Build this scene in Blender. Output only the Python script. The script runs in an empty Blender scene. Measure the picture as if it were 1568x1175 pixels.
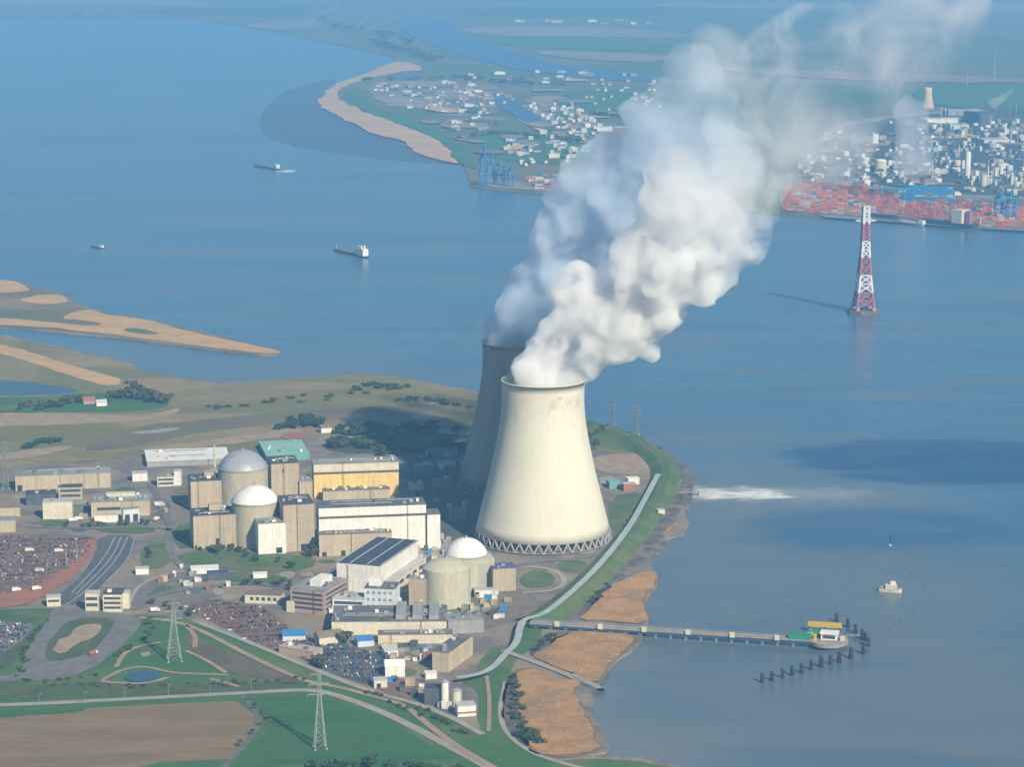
import bpy, math, random
from mathutils import Vector, noise as mnoise
R = math.radians
rng = random.Random(11)
scene = bpy.context.scene
COL = scene.collection

# ------------------------------------------------------------------ camera
CAM_H, FPX, CX, CY = 640.0, 3800.0, 784.0, 587.5
PITCH = math.atan((CY + 130.0) / FPX)
SP, CP = math.sin(PITCH), math.cos(PITCH)
cam = bpy.data.cameras.new('camera')
cam.sensor_width = 36.0
cam.lens = FPX / 1568.0 * 36.0
cam.clip_start, cam.clip_end = 1.0, 90000.0
camo = bpy.data.objects.new('camera', cam)
COL.objects.link(camo)
camo.location = (0, 0, CAM_H)
camo.rotation_euler = (R(90) - PITCH, 0, 0)
scene.camera = camo

def ray(px, py):
    u, v = (px - CX) / FPX, -(py - CY) / FPX
    return Vector((u, CP + v * SP, -SP + v * CP))
def G(px, py, z=0.0):
    """where the sight line through a photo point meets the level z"""
    d = ray(px, py)
    t = (z - CAM_H) / d.z
    return Vector((d.x * t, d.y * t, z))
def P(px, py, Y):
    d = ray(px, py)
    t = Y / d.y
    return Vector((d.x * t, Y, CAM_H + d.z * t))
def H(base, py):
    """height above the base point at which its plumb line crosses photo row py"""
    v = -(py - CY) / FPX
    k = (-SP + v * CP) / (CP + v * SP)
    return CAM_H + k * base.y - base.z
def MPP(p):
    """metres per photo pixel at a point"""
    return (p.y * CP + (CAM_H - p.z) * SP) / FPX
GZ = 2.0

# ------------------------------------------------------------------ objects
def tag(o, label=None, cat=None, group=None, kind=None):
    if label: o['label'] = label
    if cat: o['category'] = cat
    if group: o['group'] = group
    if kind: o['kind'] = kind
    return o
def empty(name, loc=(0, 0, 0), rz=0.0, label=None, cat=None, group=None):
    o = bpy.data.objects.new(name, None)
    o.empty_display_size = 1
    COL.objects.link(o)
    o.location = loc
    o.rotation_euler = (0, 0, rz)
    return tag(o, label, cat, group)
def children(o):
    return KIDS.get(o.name, [])
KIDS = {}
def adopt(o, parent):
    o.parent = parent
    KIDS.setdefault(parent.name, []).append(o)
def copy_tree(o, parent=None):
    c = o.copy()
    COL.objects.link(c)
    if parent: adopt(c, parent)
    for ch in list(children(o)):
        copy_tree(ch, c)
    return c

class MB:
    def __init__(s): s.v, s.f = [], []
    def quad(s, *p):
        b = len(s.v); s.v += [tuple(q) for q in p]; s.f.append(tuple(range(b, b + len(p))))
        return s
    def box(s, x0, x1, y0, y1, z0, z1, top=True, bottom=True):
        b = len(s.v)
        s.v += [(x0,y0,z0),(x1,y0,z0),(x1,y1,z0),(x0,y1,z0),(x0,y0,z1),(x1,y0,z1),(x1,y1,z1),(x0,y1,z1)]
        fs = [(0,1,5,4),(1,2,6,5),(2,3,7,6),(3,0,4,7)]
        if top: fs.append((4,5,6,7))
        if bottom: fs.append((3,2,1,0))
        s.f += [tuple(b + i for i in f) for f in fs]
        return s
    def bar(s, a, c, w, w2=None):
        a, c = Vector(a), Vector(c)
        d = c - a
        if d.length < 1e-6: return s
        d.normalize()
        up = Vector((0, 0, 1)) if abs(d.z) < .95 else Vector((1, 0, 0))
        x = d.cross(up).normalized(); y = d.cross(x).normalized()
        h, h2 = w / 2, (w if w2 is None else w2) / 2
        b = len(s.v)
        for p, k in ((a, h), (c, h2)):
            for sx, sy in ((-1,-1),(1,-1),(1,1),(-1,1)):
                s.v.append(tuple(p + x * sx * k + y * sy * k))
        s.f += [tuple(b + i for i in f) for f in ((0,1,5,4),(1,2,6,5),(2,3,7,6),(3,0,4,7),(3,2,1,0),(4,5,6,7))]
        return s
    def lathe(s, prof, n=32, cx=0, cy=0, cap0=True, cap1=True, ph=0.0):
        b = len(s.v)
        for r, z in prof:
            for k in range(n):
                a = ph + 2 * math.pi * k / n
                s.v.append((cx + r * math.cos(a), cy + r * math.sin(a), z))
        for j in range(len(prof) - 1):
            for k in range(n):
                k2 = (k + 1) % n
                s.f.append((b + j*n + k, b + j*n + k2, b + (j+1)*n + k2, b + (j+1)*n + k))
        if cap0: s.f.append(tuple(b + k for k in reversed(range(n))))
        if cap1: s.f.append(tuple(b + (len(prof)-1)*n + k for k in range(n)))
        return s
    def cyl(s, cx, cy, r, z0, z1, n=16, r1=None):
        return s.lathe([(r, z0), (r if r1 is None else r1, z1)], n, cx, cy)
    def prism(s, pts, z0, z1):
        n = len(pts); b = len(s.v)
        s.v += [(p[0], p[1], z0) for p in pts] + [(p[0], p[1], z1) for p in pts]
        s.f.append(tuple(b + n + i for i in range(n)))
        for i in range(n):
            j = (i + 1) % n
            s.f.append((b + i, b + j, b + n + j, b + n + i))
        return s
    def mesh(s, name, mat, smooth=False):
        me = bpy.data.meshes.new(name)
        me.from_pydata(s.v, [], s.f)
        if smooth: me.polygons.foreach_set('use_smooth', [True] * len(s.f))
        if isinstance(mat, (list, tuple)):
            for m in mat: me.materials.append(m)
        else: me.materials.append(mat)
        me.update()
        return me
    def build(s, name, mat, parent=None, smooth=False, loc=None, rz=None):
        o = bpy.data.objects.new(name, s.mesh(name, mat, smooth))
        COL.objects.link(o)
        if parent is not None: adopt(o, parent)
        if loc is not None: o.location = loc
        if rz is not None: o.rotation_euler = (0, 0, rz)
        return o
def put(name, me, parent=None, loc=(0,0,0), rz=0.0, sc=None):
    o = bpy.data.objects.new(name, me)
    COL.objects.link(o)
    if parent is not None: adopt(o, parent)
    o.location = loc; o.rotation_euler = (0, 0, rz)
    if sc is not None: o.scale = sc
    return o

# ------------------------------------------------------------------ materials
def nt(m):
    m.use_nodes = True
    t = m.node_tree
    return t, t.nodes, t.links
def principled(m):
    return next(n for n in m.node_tree.nodes if n.type == 'BSDF_PRINCIPLED')
def mixrgb(N, L, fac, a, b):
    n = N.new('ShaderNodeMix'); n.data_type = 'RGBA'
    for v, i in ((fac, 0), (a, 6), (b, 7)):
        if isinstance(v, (int, float)): n.inputs[i].default_value = v
        elif isinstance(v, (tuple, list)): n.inputs[i].default_value = (*v[:3], 1)
        else: L.new(v, n.inputs[i])
    return n.outputs[2]
def math_(N, L, op, a, b=None, c=None, clamp=False):
    n = N.new('ShaderNodeMath'); n.operation = op; n.use_clamp = clamp
    for i, v in enumerate((a, b, c)):
        if v is None: continue
        if isinstance(v, (int, float)): n.inputs[i].default_value = v
        else: L.new(v, n.inputs[i])
    return n.outputs[0]
def ramp_(N, L, v, lo, hi, t0=0.0, t1=1.0):
    n = N.new('ShaderNodeMapRange'); n.interpolation_type = 'SMOOTHSTEP'
    n.inputs[1].default_value = lo; n.inputs[2].default_value = hi
    n.inputs[3].default_value = t0; n.inputs[4].default_value = t1
    L.new(v, n.inputs[0])
    return n.outputs[0]
def coords(N, L, scale=(1, 1, 1), rz=0.0, world=False):
    mp = N.new('ShaderNodeMapping')
    mp.inputs['Scale'].default_value = scale
    mp.inputs['Rotation'].default_value = (0, 0, rz)
    if world:
        g = N.new('ShaderNodeNewGeometry'); L.new(g.outputs['Position'], mp.inputs[0])
    else:
        g = N.new('ShaderNodeTexCoord'); L.new(g.outputs['Object'], mp.inputs[0])
    return mp.outputs[0]
def noise_(N, L, vec, scale, detail=4.0, rough=.55, dist=0.0):
    n = N.new('ShaderNodeTexNoise')
    n.inputs['Scale'].default_value = scale
    n.inputs['Detail'].default_value = detail
    n.inputs['Roughness'].default_value = rough
    n.inputs['Distortion'].default_value = dist
    L.new(vec, n.inputs['Vector'])
    return n.outputs['Fac']
MATS = {}
def mat(name, c1, c2=None, scale=.1, lo=.38, hi=.62, rough=.85, spec=.25, stretch=(1,1,1), rz=0.0,
        c3=None, scale3=.02, lo3=.45, hi3=.6, metallic=0.0, world=False, detail=5.0, seam=None, grain=.22):
    if name in MATS: return MATS[name]
    m = bpy.data.materials.new(name)
    t, N, L = nt(m)
    p = principled(m)
    p.inputs['Roughness'].default_value = rough
    p.inputs['Specular IOR Level'].default_value = spec
    p.inputs['Metallic'].default_value = metallic
    if c2 is None: c2 = tuple(x * .86 for x in c1)
    v = coords(N, L, stretch, rz, world)
    col = mixrgb(N, L, ramp_(N, L, noise_(N, L, v, scale, detail), lo, hi), c1, c2)
    if c3 is not None:
        col = mixrgb(N, L, ramp_(N, L, noise_(N, L, v, scale3, 5.0, .6, .4), lo3, hi3), col, c3)
    if grain:
        fine = noise_(N, L, v, scale * 7.3, 6.0, .7)
        col = mixrgb(N, L, ramp_(N, L, fine, .36, .60, 0, grain), col, tuple(x * .35 for x in c2))
        col = mixrgb(N, L, ramp_(N, L, noise_(N, L, v, scale * 3.1, 6.0, .65, .5), .52, .70, 0, grain), col, tuple(min(1, x * 1.35) for x in c1))
    if seam:
        tc = N.new('ShaderNodeTexCoord'); sp = N.new('ShaderNodeSeparateXYZ'); L.new(tc.outputs['Object'], sp.inputs[0])
        for ax, per, st in (('X', seam, .30), ('Z', seam * .75, .16)):
            fr = math_(N, L, 'FRACT', math_(N, L, 'DIVIDE', sp.outputs[ax], per))
            col = mixrgb(N, L, ramp_(N, L, fr, .10, .05, 0, st), col, tuple(x * .35 for x in c1))
        stn = noise_(N, L, coords(N, L, (.45, .45, .03)), 1.0, 5, .65)
        col = mixrgb(N, L, ramp_(N, L, stn, .55, .75, 0, .38), col, tuple(x * .5 for x in c1))
    L.new(col, p.inputs['Base Color'])
    MATS[name] = m
    return m

# ------------------------------------------------------------------ ground sheets traced on the map
def smooth_pts(pts, it=2, closed=True):
    for _ in range(it):
        q = []
        n = len(pts)
        rng_ = range(n) if closed else range(n - 1)
        if not closed: q.append(pts[0])
        for i in rng_:
            a, b = pts[i], pts[(i + 1) % n]
            q.append((a[0]*.75 + b[0]*.25, a[1]*.75 + b[1]*.25))
            q.append((a[0]*.25 + b[0]*.75, a[1]*.25 + b[1]*.75))
        if not closed: q.append(pts[-1])
        pts = q
    return pts
def to_map(px, z): return [(lambda g: (g.x, g.y))(G(x, y, z)) for x, y in px]
def rag(pts, seg, amp, seed=0.0):
    out = []
    n = len(pts)
    for i in range(n):
        a, b = Vector(pts[i]), Vector(pts[(i + 1) % n])
        k = max(1, min(60, int((b - a).length / seg)))
        for j in range(k):
            q = a.lerp(b, j / k)
            s = 1.0 / (seg * 3.0)
            dx = mnoise.fractal(Vector((q.x*s, q.y*s, seed)), 1.0, 2.0, 4)
            dy = mnoise.fractal(Vector((q.x*s, q.y*s, seed + 7.3)), 1.0, 2.0, 4)
            out.append((q.x + dx*amp, q.y + dy*amp))
    return out
def sheet(name, px, z, m, smooth=1, seg=None, amp=0.0, thick=0.0, kind='structure', label=None, cat=None, world_pts=None):
    pts = world_pts if world_pts else to_map(px, z)
    if smooth: pts = smooth_pts(pts, smooth)
    if seg: pts = rag(pts, seg, amp, rng.random() * 50)
    mb = MB()
    if thick: mb.prism(pts, z - thick, z)
    else: mb.quad(*[(x, y, z) for x, y in pts])
    # ngon must face up
    me_o = mb.build(name, m)
    me = me_o.data
    if me.polygons[0].normal.z < 0: me.flip_normals()
    return tag(me_o, label, cat, None, kind)
def ribbon(name, px, z, w, m, smooth=2, world_pts=None, kind='structure', prof=None, label=None, cat=None):
    """a road, path or dike along a line; prof = [(offset, height)] across"""
    pts = world_pts if world_pts else to_map(px, z)
    pts = smooth_pts(pts, smooth, closed=False) if smooth else pts
    prof = prof or [(-w/2, 0), (w/2, 0)]
    mb = MB(); n = len(prof)
    V = [Vector(p) for p in pts]
    for i, p in enumerate(V):
        d = (V[min(i+1, len(V)-1)] - V[max(i-1, 0)]).normalized()
        nrm = Vector((d.y, -d.x))
        for off, h in prof:
            q = p + nrm * off
            mb.v.append((q.x, q.y, z + h))
    for i in range(len(V) - 1):
        for k in range(n - 1):
            mb.f.append((i*n + k, i*n + k + 1, (i+1)*n + k + 1, (i+1)*n + k))
    o = mb.build(name, m)
    if o.data.polygons[0].normal.z < 0: o.data.flip_normals()
    return tag(o, label, cat, None, kind)
# ------------------------------------------------------------------ light and air
SUN_AZ, SUN_EL = R(31), R(35)
sd = Vector((math.sin(SUN_AZ)*math.cos(SUN_EL), -math.cos(SUN_AZ)*math.cos(SUN_EL), math.sin(SUN_EL)))
world = bpy.data.worlds.new('World'); scene.world = world
world.use_nodes = True
WN, WL = world.node_tree.nodes, world.node_tree.links
bg = WN['Background']
sky = WN.new('ShaderNodeTexSky'); sky.sky_type = 'NISHITA'; sky.sun_disc = False
sky.ozone_density = 5.0; sky.air_density = 1.4; sky.dust_density = .2; sky.sun_elevation = SUN_EL; sky.sun_rotation = math.pi - SUN_AZ
WL.new(sky.outputs[0], bg.inputs[0]); bg.inputs[1].default_value = .055
sl = bpy.data.lights.new('sun', 'SUN'); sl.energy = 5.0; sl.angle = R(.53); sl.color = (1.0, .885, .68)
so = bpy.data.objects.new('sun', sl); COL.objects.link(so)
so.rotation_euler = sd.to_track_quat('Z', 'Y').to_euler()
so.location = (900, -600, 1500)
scene.view_settings.view_transform = 'Standard'
scene.view_settings.look = 'None'
scene.view_settings.exposure = 0.5
scene.view_settings.gamma = 1.0
cy = scene.cycles
cy.max_bounces = 12; cy.diffuse_bounces = 3; cy.glossy_bounces = 3
cy.transmission_bounces = 2; cy.volume_bounces = 9; cy.transparent_max_bounces = 8
cy.volume_max_steps = 256
cy.use_denoising = True
cy.sample_clamp_indirect = 6.0

hm = bpy.data.materials.new('haze_air')
t, N, L = nt(hm)
for n in list(N): N.remove(n)
out = N.new('ShaderNodeOutputMaterial'); pv = N.new('ShaderNodeVolumePrincipled')
pv.inputs['Color'].default_value = (.24, .58, 1.0, 1)
pv.inputs['Density'].default_value = 8.4e-5
pv.inputs['Anisotropy'].default_value = 0.0
L.new(pv.outputs[0], out.inputs['Volume'])
hz = MB().box(-12500, 12500, -400, 37000, -2.0, 660.0).build('haze', hm)
tag(hz, 'pale blue haze lying over the whole estuary', 'haze', None, 'stuff')
# ------------------------------------------------------------------ river
def ellipse_mask(N, L, pos, px, py, rx_px, ry_px, soft=.5, wob=.5, wscale=.004, ang=0.0):
    c = G(px, py); e1 = G(px + rx_px, py); e2 = G(px, py - ry_px)
    rx, ry = abs(e1.x - c.x), abs(e2.y - c.y)
    mp = N.new('ShaderNodeMapping'); mp.vector_type = 'POINT'
    mp.inputs['Location'].default_value = (-c.x / rx, -c.y / ry, 0)
    mp.inputs['Scale'].default_value = (1 / rx, 1 / ry, 0)
    L.new(pos, mp.inputs[0])
    ln = N.new('ShaderNodeVectorMath'); ln.operation = 'LENGTH'; L.new(mp.outputs[0], ln.inputs[0])
    nz = noise_(N, L, pos, wscale, 5.0, .6)
    d = math_(N, L, 'MULTIPLY_ADD', math_(N, L, 'SUBTRACT', nz, .5), wob * 2, ln.outputs['Value'])
    return ramp_(N, L, d, 1.0 + soft * .5, 1.0 - soft * .5)
wm = bpy.data.materials.new('river_water')
t, N, L = nt(wm); p = principled(wm)
geo = N.new('ShaderNodeNewGeometry'); pos = geo.outputs['Position']
def vscale(v, s):
    mp = N.new('ShaderNodeMapping'); mp.inputs['Scale'].default_value = s; L.new(v, mp.inputs[0]); return mp.outputs[0]
c = mixrgb(N, L, ramp_(N, L, noise_(N, L, vscale(pos, (.35, 1, 1)), .0018, 8, .62), .40, .60), (.035, .125, .245), (.055, .15, .255))
# fine wind streaks
c = mixrgb(N, L, ramp_(N, L, noise_(N, L, vscale(pos, (.25, 1, 1)), .03, 5, .65), .40, .66, 0, .8), c, (.05, .105, .16))
# silt-laden shallows near the bank, darker still patches off the outfall, mudflat under thin water
silt = (.12, .143, .155)
c = mixrgb(N, L, ellipse_mask(N, L, pos, 1180, 1010, 420, 330, .9, .5), c, silt)
c = mixrgb(N, L, math_(N, L, 'MULTIPLY', ellipse_mask(N, L, pos, 1100, 770, 330, 55, .8, .5), .6), c, silt)
c = mixrgb(N, L, math_(N, L, 'MULTIPLY', ellipse_mask(N, L, pos, 330, 560, 300, 40, .6, .3), .6), c, (.10, .13, .17))
mud = ellipse_mask(N, L, pos, 560, 190, 165, 52, .14, .28, .002)

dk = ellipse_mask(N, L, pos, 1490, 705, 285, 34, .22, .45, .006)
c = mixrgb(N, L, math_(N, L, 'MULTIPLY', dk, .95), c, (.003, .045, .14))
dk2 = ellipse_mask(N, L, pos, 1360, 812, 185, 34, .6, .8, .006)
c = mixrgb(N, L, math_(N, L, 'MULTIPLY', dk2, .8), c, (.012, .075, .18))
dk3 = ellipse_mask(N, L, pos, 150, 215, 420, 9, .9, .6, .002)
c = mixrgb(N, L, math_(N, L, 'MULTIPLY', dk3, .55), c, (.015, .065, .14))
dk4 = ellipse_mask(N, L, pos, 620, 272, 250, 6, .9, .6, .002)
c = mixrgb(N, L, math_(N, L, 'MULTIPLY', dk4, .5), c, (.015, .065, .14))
# foam of the outfall
fo = ellipse_mask(N, L, pos, 1160, 757, 150, 11, 1.3, 1.3, .02)
c = mixrgb(N, L, math_(N, L, 'MULTIPLY', fo, .3), c, (.50, .52, .52))
# long drifting silt streaks
mt = ramp_(N, L, noise_(N, L, vscale(pos, (.45, 1, 1)), .0065, 8, .68, .6), .40, .62, 0, .45)
c = mixrgb(N, L, mt, c, (.03, .09, .165))
st1 = ramp_(N, L, noise_(N, L, vscale(pos, (.10, .55, 1)), .012, 7, .65, .8), .48, .64, 0, .7)
c = mixrgb(N, L, st1, c, (.105, .135, .155))
L.new(c, p.inputs['Base Color'])
p.inputs['Roughness'].default_value = .24
sl_ = math_(N, L, 'MAXIMUM', math_(N, L, 'MULTIPLY', dk, .95), math_(N, L, 'MULTIPLY', dk2, .7))
L.new(ramp_(N, L, sl_, 0, 1, .35, .15), p.inputs['Specular IOR Level'])
p.inputs['Specular IOR Level'].default_value = .5
bp = N.new('ShaderNodeBump'); bp.inputs['Strength'].default_value = .4; bp.inputs['Distance'].default_value = 1.0
L.new(noise_(N, L, vscale(pos, (.5, 1, 1)), .11, 6, .7), bp.inputs['Height'])
L.new(bp.outputs[0], p.inputs['Normal'])
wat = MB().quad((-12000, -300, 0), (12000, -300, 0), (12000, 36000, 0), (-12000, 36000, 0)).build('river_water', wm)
tag(wat, None, None, None, 'structure')
# ------------------------------------------------------------------ land
M_GROUND = mat('plant_ground', (.22, .195, .165), (.15, .14, .13), .03, c3=(.28, .225, .165), scale3=.012)
M_MARSH = mat('marsh_grass', (.17, .165, .065), (.23, .195, .085), .012, lo=.43, hi=.57, stretch=(.5, 1, 1), c3=(.30, .225, .125), scale3=.006, lo3=.52, hi3=.66)
M_SPIT = mat('salt_marsh', (.125, .14, .07), (.18, .155, .09), .01, stretch=(.4, 1, 1), c3=(.30, .21, .13), scale3=.006, lo3=.5, hi3=.62)
M_SAND = mat('tidal_sand', (.58, .36, .16), (.48, .31, .15), .02, stretch=(.4, 1, 1))
M_SANDF = mat('far_sand', (.60, .40, .21), (.52, .345, .18), .006, stretch=(.4, 1, 1))
M_REED = mat('reed_bed', (.48, .275, .115), (.37, .215, .095), .045, c3=(.29, .20, .115), scale3=.022, lo3=.5, hi3=.66, grain=.4)
M_GRASS = mat('grass', (.05, .135, .04), (.07, .15, .045), .02, c3=(.13, .165, .06), scale3=.012, lo3=.5, hi3=.7)
M_LAWN = mat('lawn', (.09, .15, .05), (.07, .13, .045), .05, c3=(.14, .15, .07), scale3=.03)
M_FIELD = mat('ploughed_field', (.25, .175, .09), (.20, .145, .08), .03, stretch=(.22, 1.2, 1), c3=(.19, .165, .09), scale3=.016, lo3=.56, hi3=.68)
M_CROP = mat('green_crop', (.033, .125, .04), (.05, .145, .045), .02, stretch=(.3, 1, 1), c3=(.05, .13, .05), scale3=.01)
M_DITCH = mat('dark_verge', (.06, .10, .045), (.10, .12, .055), .04)
M_ROAD = mat('asphalt', (.19, .185, .18), (.155, .15, .15), .08)
M_PALE = mat('pale_concrete_road', (.36, .33, .29), (.30, .28, .25), .06)
M_DARKROAD = mat('dark_asphalt', (.085, .095, .11), (.12, .12, .125), .05)
M_PARK = mat('gravel_park', (.22, .135, .105), (.17, .115, .095), .05, c3=(.21, .15, .12), scale3=.02)
M_EARTH = mat('red_earth', (.36, .15, .09), (.30, .14, .09), .04)
M_TRACK = mat('sandy_track', (.38, .28, .19), (.30, .23, .16), .06)
M_DIKE = mat('dike_asphalt', (.40, .46, .45), (.34, .40, .39), .08, rough=.6)
M_ROCK = mat('riprap', (.13, .125, .12), (.08, .08, .08), .12, c3=(.20, .17, .14), scale3=.05)
M_MUD = mat('wet_mud', (.115,.115,.11), (.15,.135,.115), .03, rough=.5, spec=.4)
M_POND = mat('pond_water', (.03, .075, .13), (.04, .09, .15), .03, rough=.3, spec=.4)
M_LINE = mat('road_paint', (.70, .70, .68), (.58, .58, .57), .2)

NEAR = [(-150,418),(0,426),(40,436),(100,452),(118,466),(160,478),(235,490),(335,514),(390,528),(434,539),(420,545),(330,537),(180,517),(0,500),(-60,500),(0,511),(85,530),(170,548),(250,576),(350,588),(430,580),(560,570),(640,581),(735,600),(820,622),(905,645),(962,662),(1012,690),(1042,716),(1051,742),(1042,775),(1054,812),(1010,832),(990,860),(1008,885),(985,925),(998,958),(975,990),(935,1020),(925,1050),(900,1040),(905,1090),(925,1130),(940,1150),(880,1158),(1010,1164),(1060,1180),(1100,1215),(1000,1330),(-250,1330),(-250,600)]
sheet('ground', NEAR, GZ, M_GROUND, 1, 15, 5, thick=3.0)
Z1, Z2, Z3, Z4, Z5 = GZ+.2, GZ+.4, GZ+.6, GZ+.8, GZ+1.0
# spit and marsh in the bend of the river
sheet('salt_marsh', [(-150,420),(0,428),(40,438),(100,454),(116,466),(160,480),(235,492),(335,516),(430,539),(420,543),(330,535),(180,515),(0,498),(-150,497)], Z1, M_SPIT, 1, 14, 6)
sheet('sandbank', [(-60,423),(0,428),(28,432),(48,441),(40,446),(0,449),(-60,450)], Z2, M_SAND, 1, 12, 5)
sheet('sandbank', [(25,459),(60,451),(90,451),(108,461),(80,466),(50,464)], Z2, M_SAND, 1, 10, 6)
sheet('sandbank', [(90,488),(110,478),(140,473),(158,482),(230,490),(275,504),(335,518),(432,538),(424,542),(390,540),(330,533),(250,522),(165,512),(60,499),(-60,497),(-60,487),(30,488),(80,494),(150,500),(158,494),(120,490)], Z2, M_SAND, 1, 12, 5)
sheet('mudflat', [(185,506),(200,502),(222,504),(250,511),(225,513)], Z3, M_SPIT, 1, 8, 4)
MARSH = [(-200,512),(0,513),(85,532),(170,550),(250,578),(350,590),(430,582),(560,573),(640,584),(735,602),(820,624),(905,647),(960,664),(975,700),(900,690),(740,662),(640,656),(480,664),(420,682),(330,692),(210,702),(100,706),(0,715),(-200,722)]
sheet('marsh', MARSH, Z1, M_MARSH, 1, 16, 5)
sheet('sand_strip', [(-80,517),(0,526),(60,543),(110,560),(182,578),(184,588),(165,591),(120,580),(50,556),(0,540),(-80,532)], Z2, M_SAND, 1, 12, 4)
sheet('creek', [(-100,579),(40,584),(100,592),(125,600),(60,606),(-100,604)], Z2, M_POND, 1, 12, 4)
sheet('meadow', [(-100,610),(40,608),(150,602),(215,600),(255,612),(262,621),(215,630),(120,632),(-100,632)], Z2, M_GRASS, 1, 12, 5)
sheet('sand_strip', [(-100,628),(60,632),(200,637),(240,634),(280,622),(262,640),(160,648),(60,652),(-100,655)], Z2, M_TRACK, 1, 12, 5)
sheet('sand_strip', [(265,612),(350,600),(470,588),(600,582),(560,592),(470,602),(400,612),(300,622)], Z2, mat('pale_marsh', (.27,.215,.13), (.20,.17,.10), .015, stretch=(.4,1,1)), 1, 14, 7)
sheet('sand_strip', [(190,664),(230,659),(275,654),(272,659),(230,664)], Z3, M_PALE, 1, 9, 4)
sheet('marsh_bank', [(110,690),(200,655),(330,640),(480,628),(640,620),(700,625),(560,640),(400,650),(300,664),(180,690)], Z2, mat('dark_marsh', (.135,.12,.075), (.175,.15,.09), .012, stretch=(.4,1,1)), 1, 14, 8)
sheet('sand_strip', [(40,690),(105,681),(112,685),(60,700),(0,706),(-40,700)], Z3, M_TRACK, 1, 10, 5)
sheet('sand_strip', [(210,688),(300,676),(420,662),(470,655),(440,668),(320,684),(230,693)], Z3, M_TRACK, 1, 10, 5)
sheet('earth_patch', [(425,668),(450,661),(470,663),(470,670),(440,674)], Z4, M_EARTH, 1, 8, 3)
sheet('sand_strip', [(636,616),(668,613),(672,619),(640,620)], Z3, M_TRACK, 1, 8, 3)
sheet('sand_strip', [(620,640),(650,634),(690,640),(650,647)], Z3, M_TRACK, 1, 8, 4)
sheet('meadow', [(905,652),(960,668),(1000,690),(970,694),(905,680)], Z2, M_LAWN, 1, 12, 4)
sheet('earth_patch', [(905,700),(960,694),(1000,700),(1003,722),(985,728),(910,724)], Z2, M_TRACK, 1, 12, 6)
sheet('lawn', [(930,760),(988,752),(975,790),(955,815),(938,818)], Z2, M_LAWN, 1, 12, 3)
sheet('earth_patch', [(1000,806),(1015,802),(1030,806),(1030,815),(1010,818)], Z3, mat('orange_reed', (.45,.22,.11), (.36,.18,.1), .05), 1, 6, 2)
# river dike with its paved crest
ribbon('riprap_bank', [(905,646),(962,663),(1012,691),(1042,717),(1050,742),(1042,776),(1006,832),(975,866),(900,925),(830,948)], GZ, 34, M_ROCK, 2, prof=[(-15,-3.2),(0,1.0),(14,.9)])
ribbon('dike', [(900,652),(955,668),(1000,696),(1022,722),(1012,758),(985,800),(930,868),(850,940),(808,956)], GZ, 40, M_LAWN, 2, prof=[(-19,.3),(-5,5.5),(5,5.5),(17,.4)])
ribbon('dike_road', [(1008,726),(990,760),(965,806),(918,866),(872,910),(832,942),(806,947),(797,955),(792,985),(775,1000),(752,1026),(725,1035),(700,1038)], GZ+5.9, 6.5, M_DIKE, 2)
ribbon('dike_track', [(1040,735),(1026,765),(1000,806),(960,856),(905,910)], Z5, 6, M_TRACK, 2)
# bottom meadows
MEADOW = [(-200,934),(0,934),(90,930),(200,944),(270,944),(330,962),(380,982),(430,1008),(487,1030),(568,1062),(637,1078),(696,1103),(739,1124),(732,1092),(735,1060),(700,1042),(745,1032),(775,1000),(793,985),(800,956),(835,950),(826,985),(790,1010),(775,1050),(765,1100),(790,1140),(850,1168),(905,1162),(1000,1168),(1060,1190),(1000,1320),(-250,1320)]
sheet('meadow', MEADOW, Z1, M_GRASS, 1, 14, 2.5)
sheet('verge', [(-200,938),(60,938),(45,975),(30,1010),(-10,1032),(-200,1034)], Z2, M_DITCH, 1, 12, 3)
sheet('verge', [(-200,1046),(60,1050),(170,1045),(250,1050),(380,1048),(470,1046),(470,1054),(200,1066),(-200,1078)], Z2, M_DITCH, 1, 12, 4)
sheet('ploughed_field', [(-250,1107),(0,1101),(60,1094),(129,1090),(134,1085),(300,1077),(362,1074),(400,1102),(398,1116),(356,1163),(250,1168),(190,1180),(-250,1215)], Z2, M_FIELD, 0, 14, 1.5)
sheet('crop_field', [(-250,1092),(0,1088),(125,1084),(127,1090),(0,1099),(-250,1105)], Z2, M_CROP, 0, 14, 1.5)
sheet('crop_field', [(382,1070),(480,1066),(520,1076),(600,1108),(690,1160),(600,1172),(480,1170),(360,1176),(415,1112)], Z2, M_CROP, 0, 14, 1.5)
sheet('field_edge', [(395,1076),(412,1096),(432,1104),(418,1114),(404,1112),(408,1102)], Z3, M_DITCH, 1, 8, 2)
sheet('track_bed', [(275,965),(330,990),(420,1025),(470,1044),(430,1048),(340,1030),(300,1005)], Z2, mat('rough_grass', (.10,.10,.06), (.15,.12,.09), .04), 1, 12, 4)
ribbon('ditch', [(372,1066),(404,1106),(350,1170),(320,1200)], Z3, 5, mat('ditch_mud', (.17,.165,.16), (.12,.12,.12), .1))
ribbon('road', [(-150,1083),(0,1081),(200,1071),(400,1060),(478,1056),(520,1066),(590,1092),(660,1128),(730,1166),(790,1200)], Z3, 8.5, M_PALE)
ribbon('road', [(212,946),(265,951),(310,966),(380,1004),(468,1045),(514,1051),(584,1070),(620,1080),(648,1104),(696,1142),(760,1178)], Z4, 6, M_TRACK)
ribbon('perimeter_road', [(300,952),(380,983),(487,1028),(568,1060),(637,1077),(696,1101),(739,1125)], Z4, 6.5, M_PALE)
ribbon('road', [(770,996),(830,1018),(880,1038),(918,1055)], Z5, 7, M_PALE)
ribbon('track', [(745,1036),(750,1070),(748,1120)], Z4, 3.5, M_TRACK)
ribbon('track', [(775,1044),(762,1105),(800,1148),(866,1172),(940,1185)], Z3, 5, M_PALE)
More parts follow.
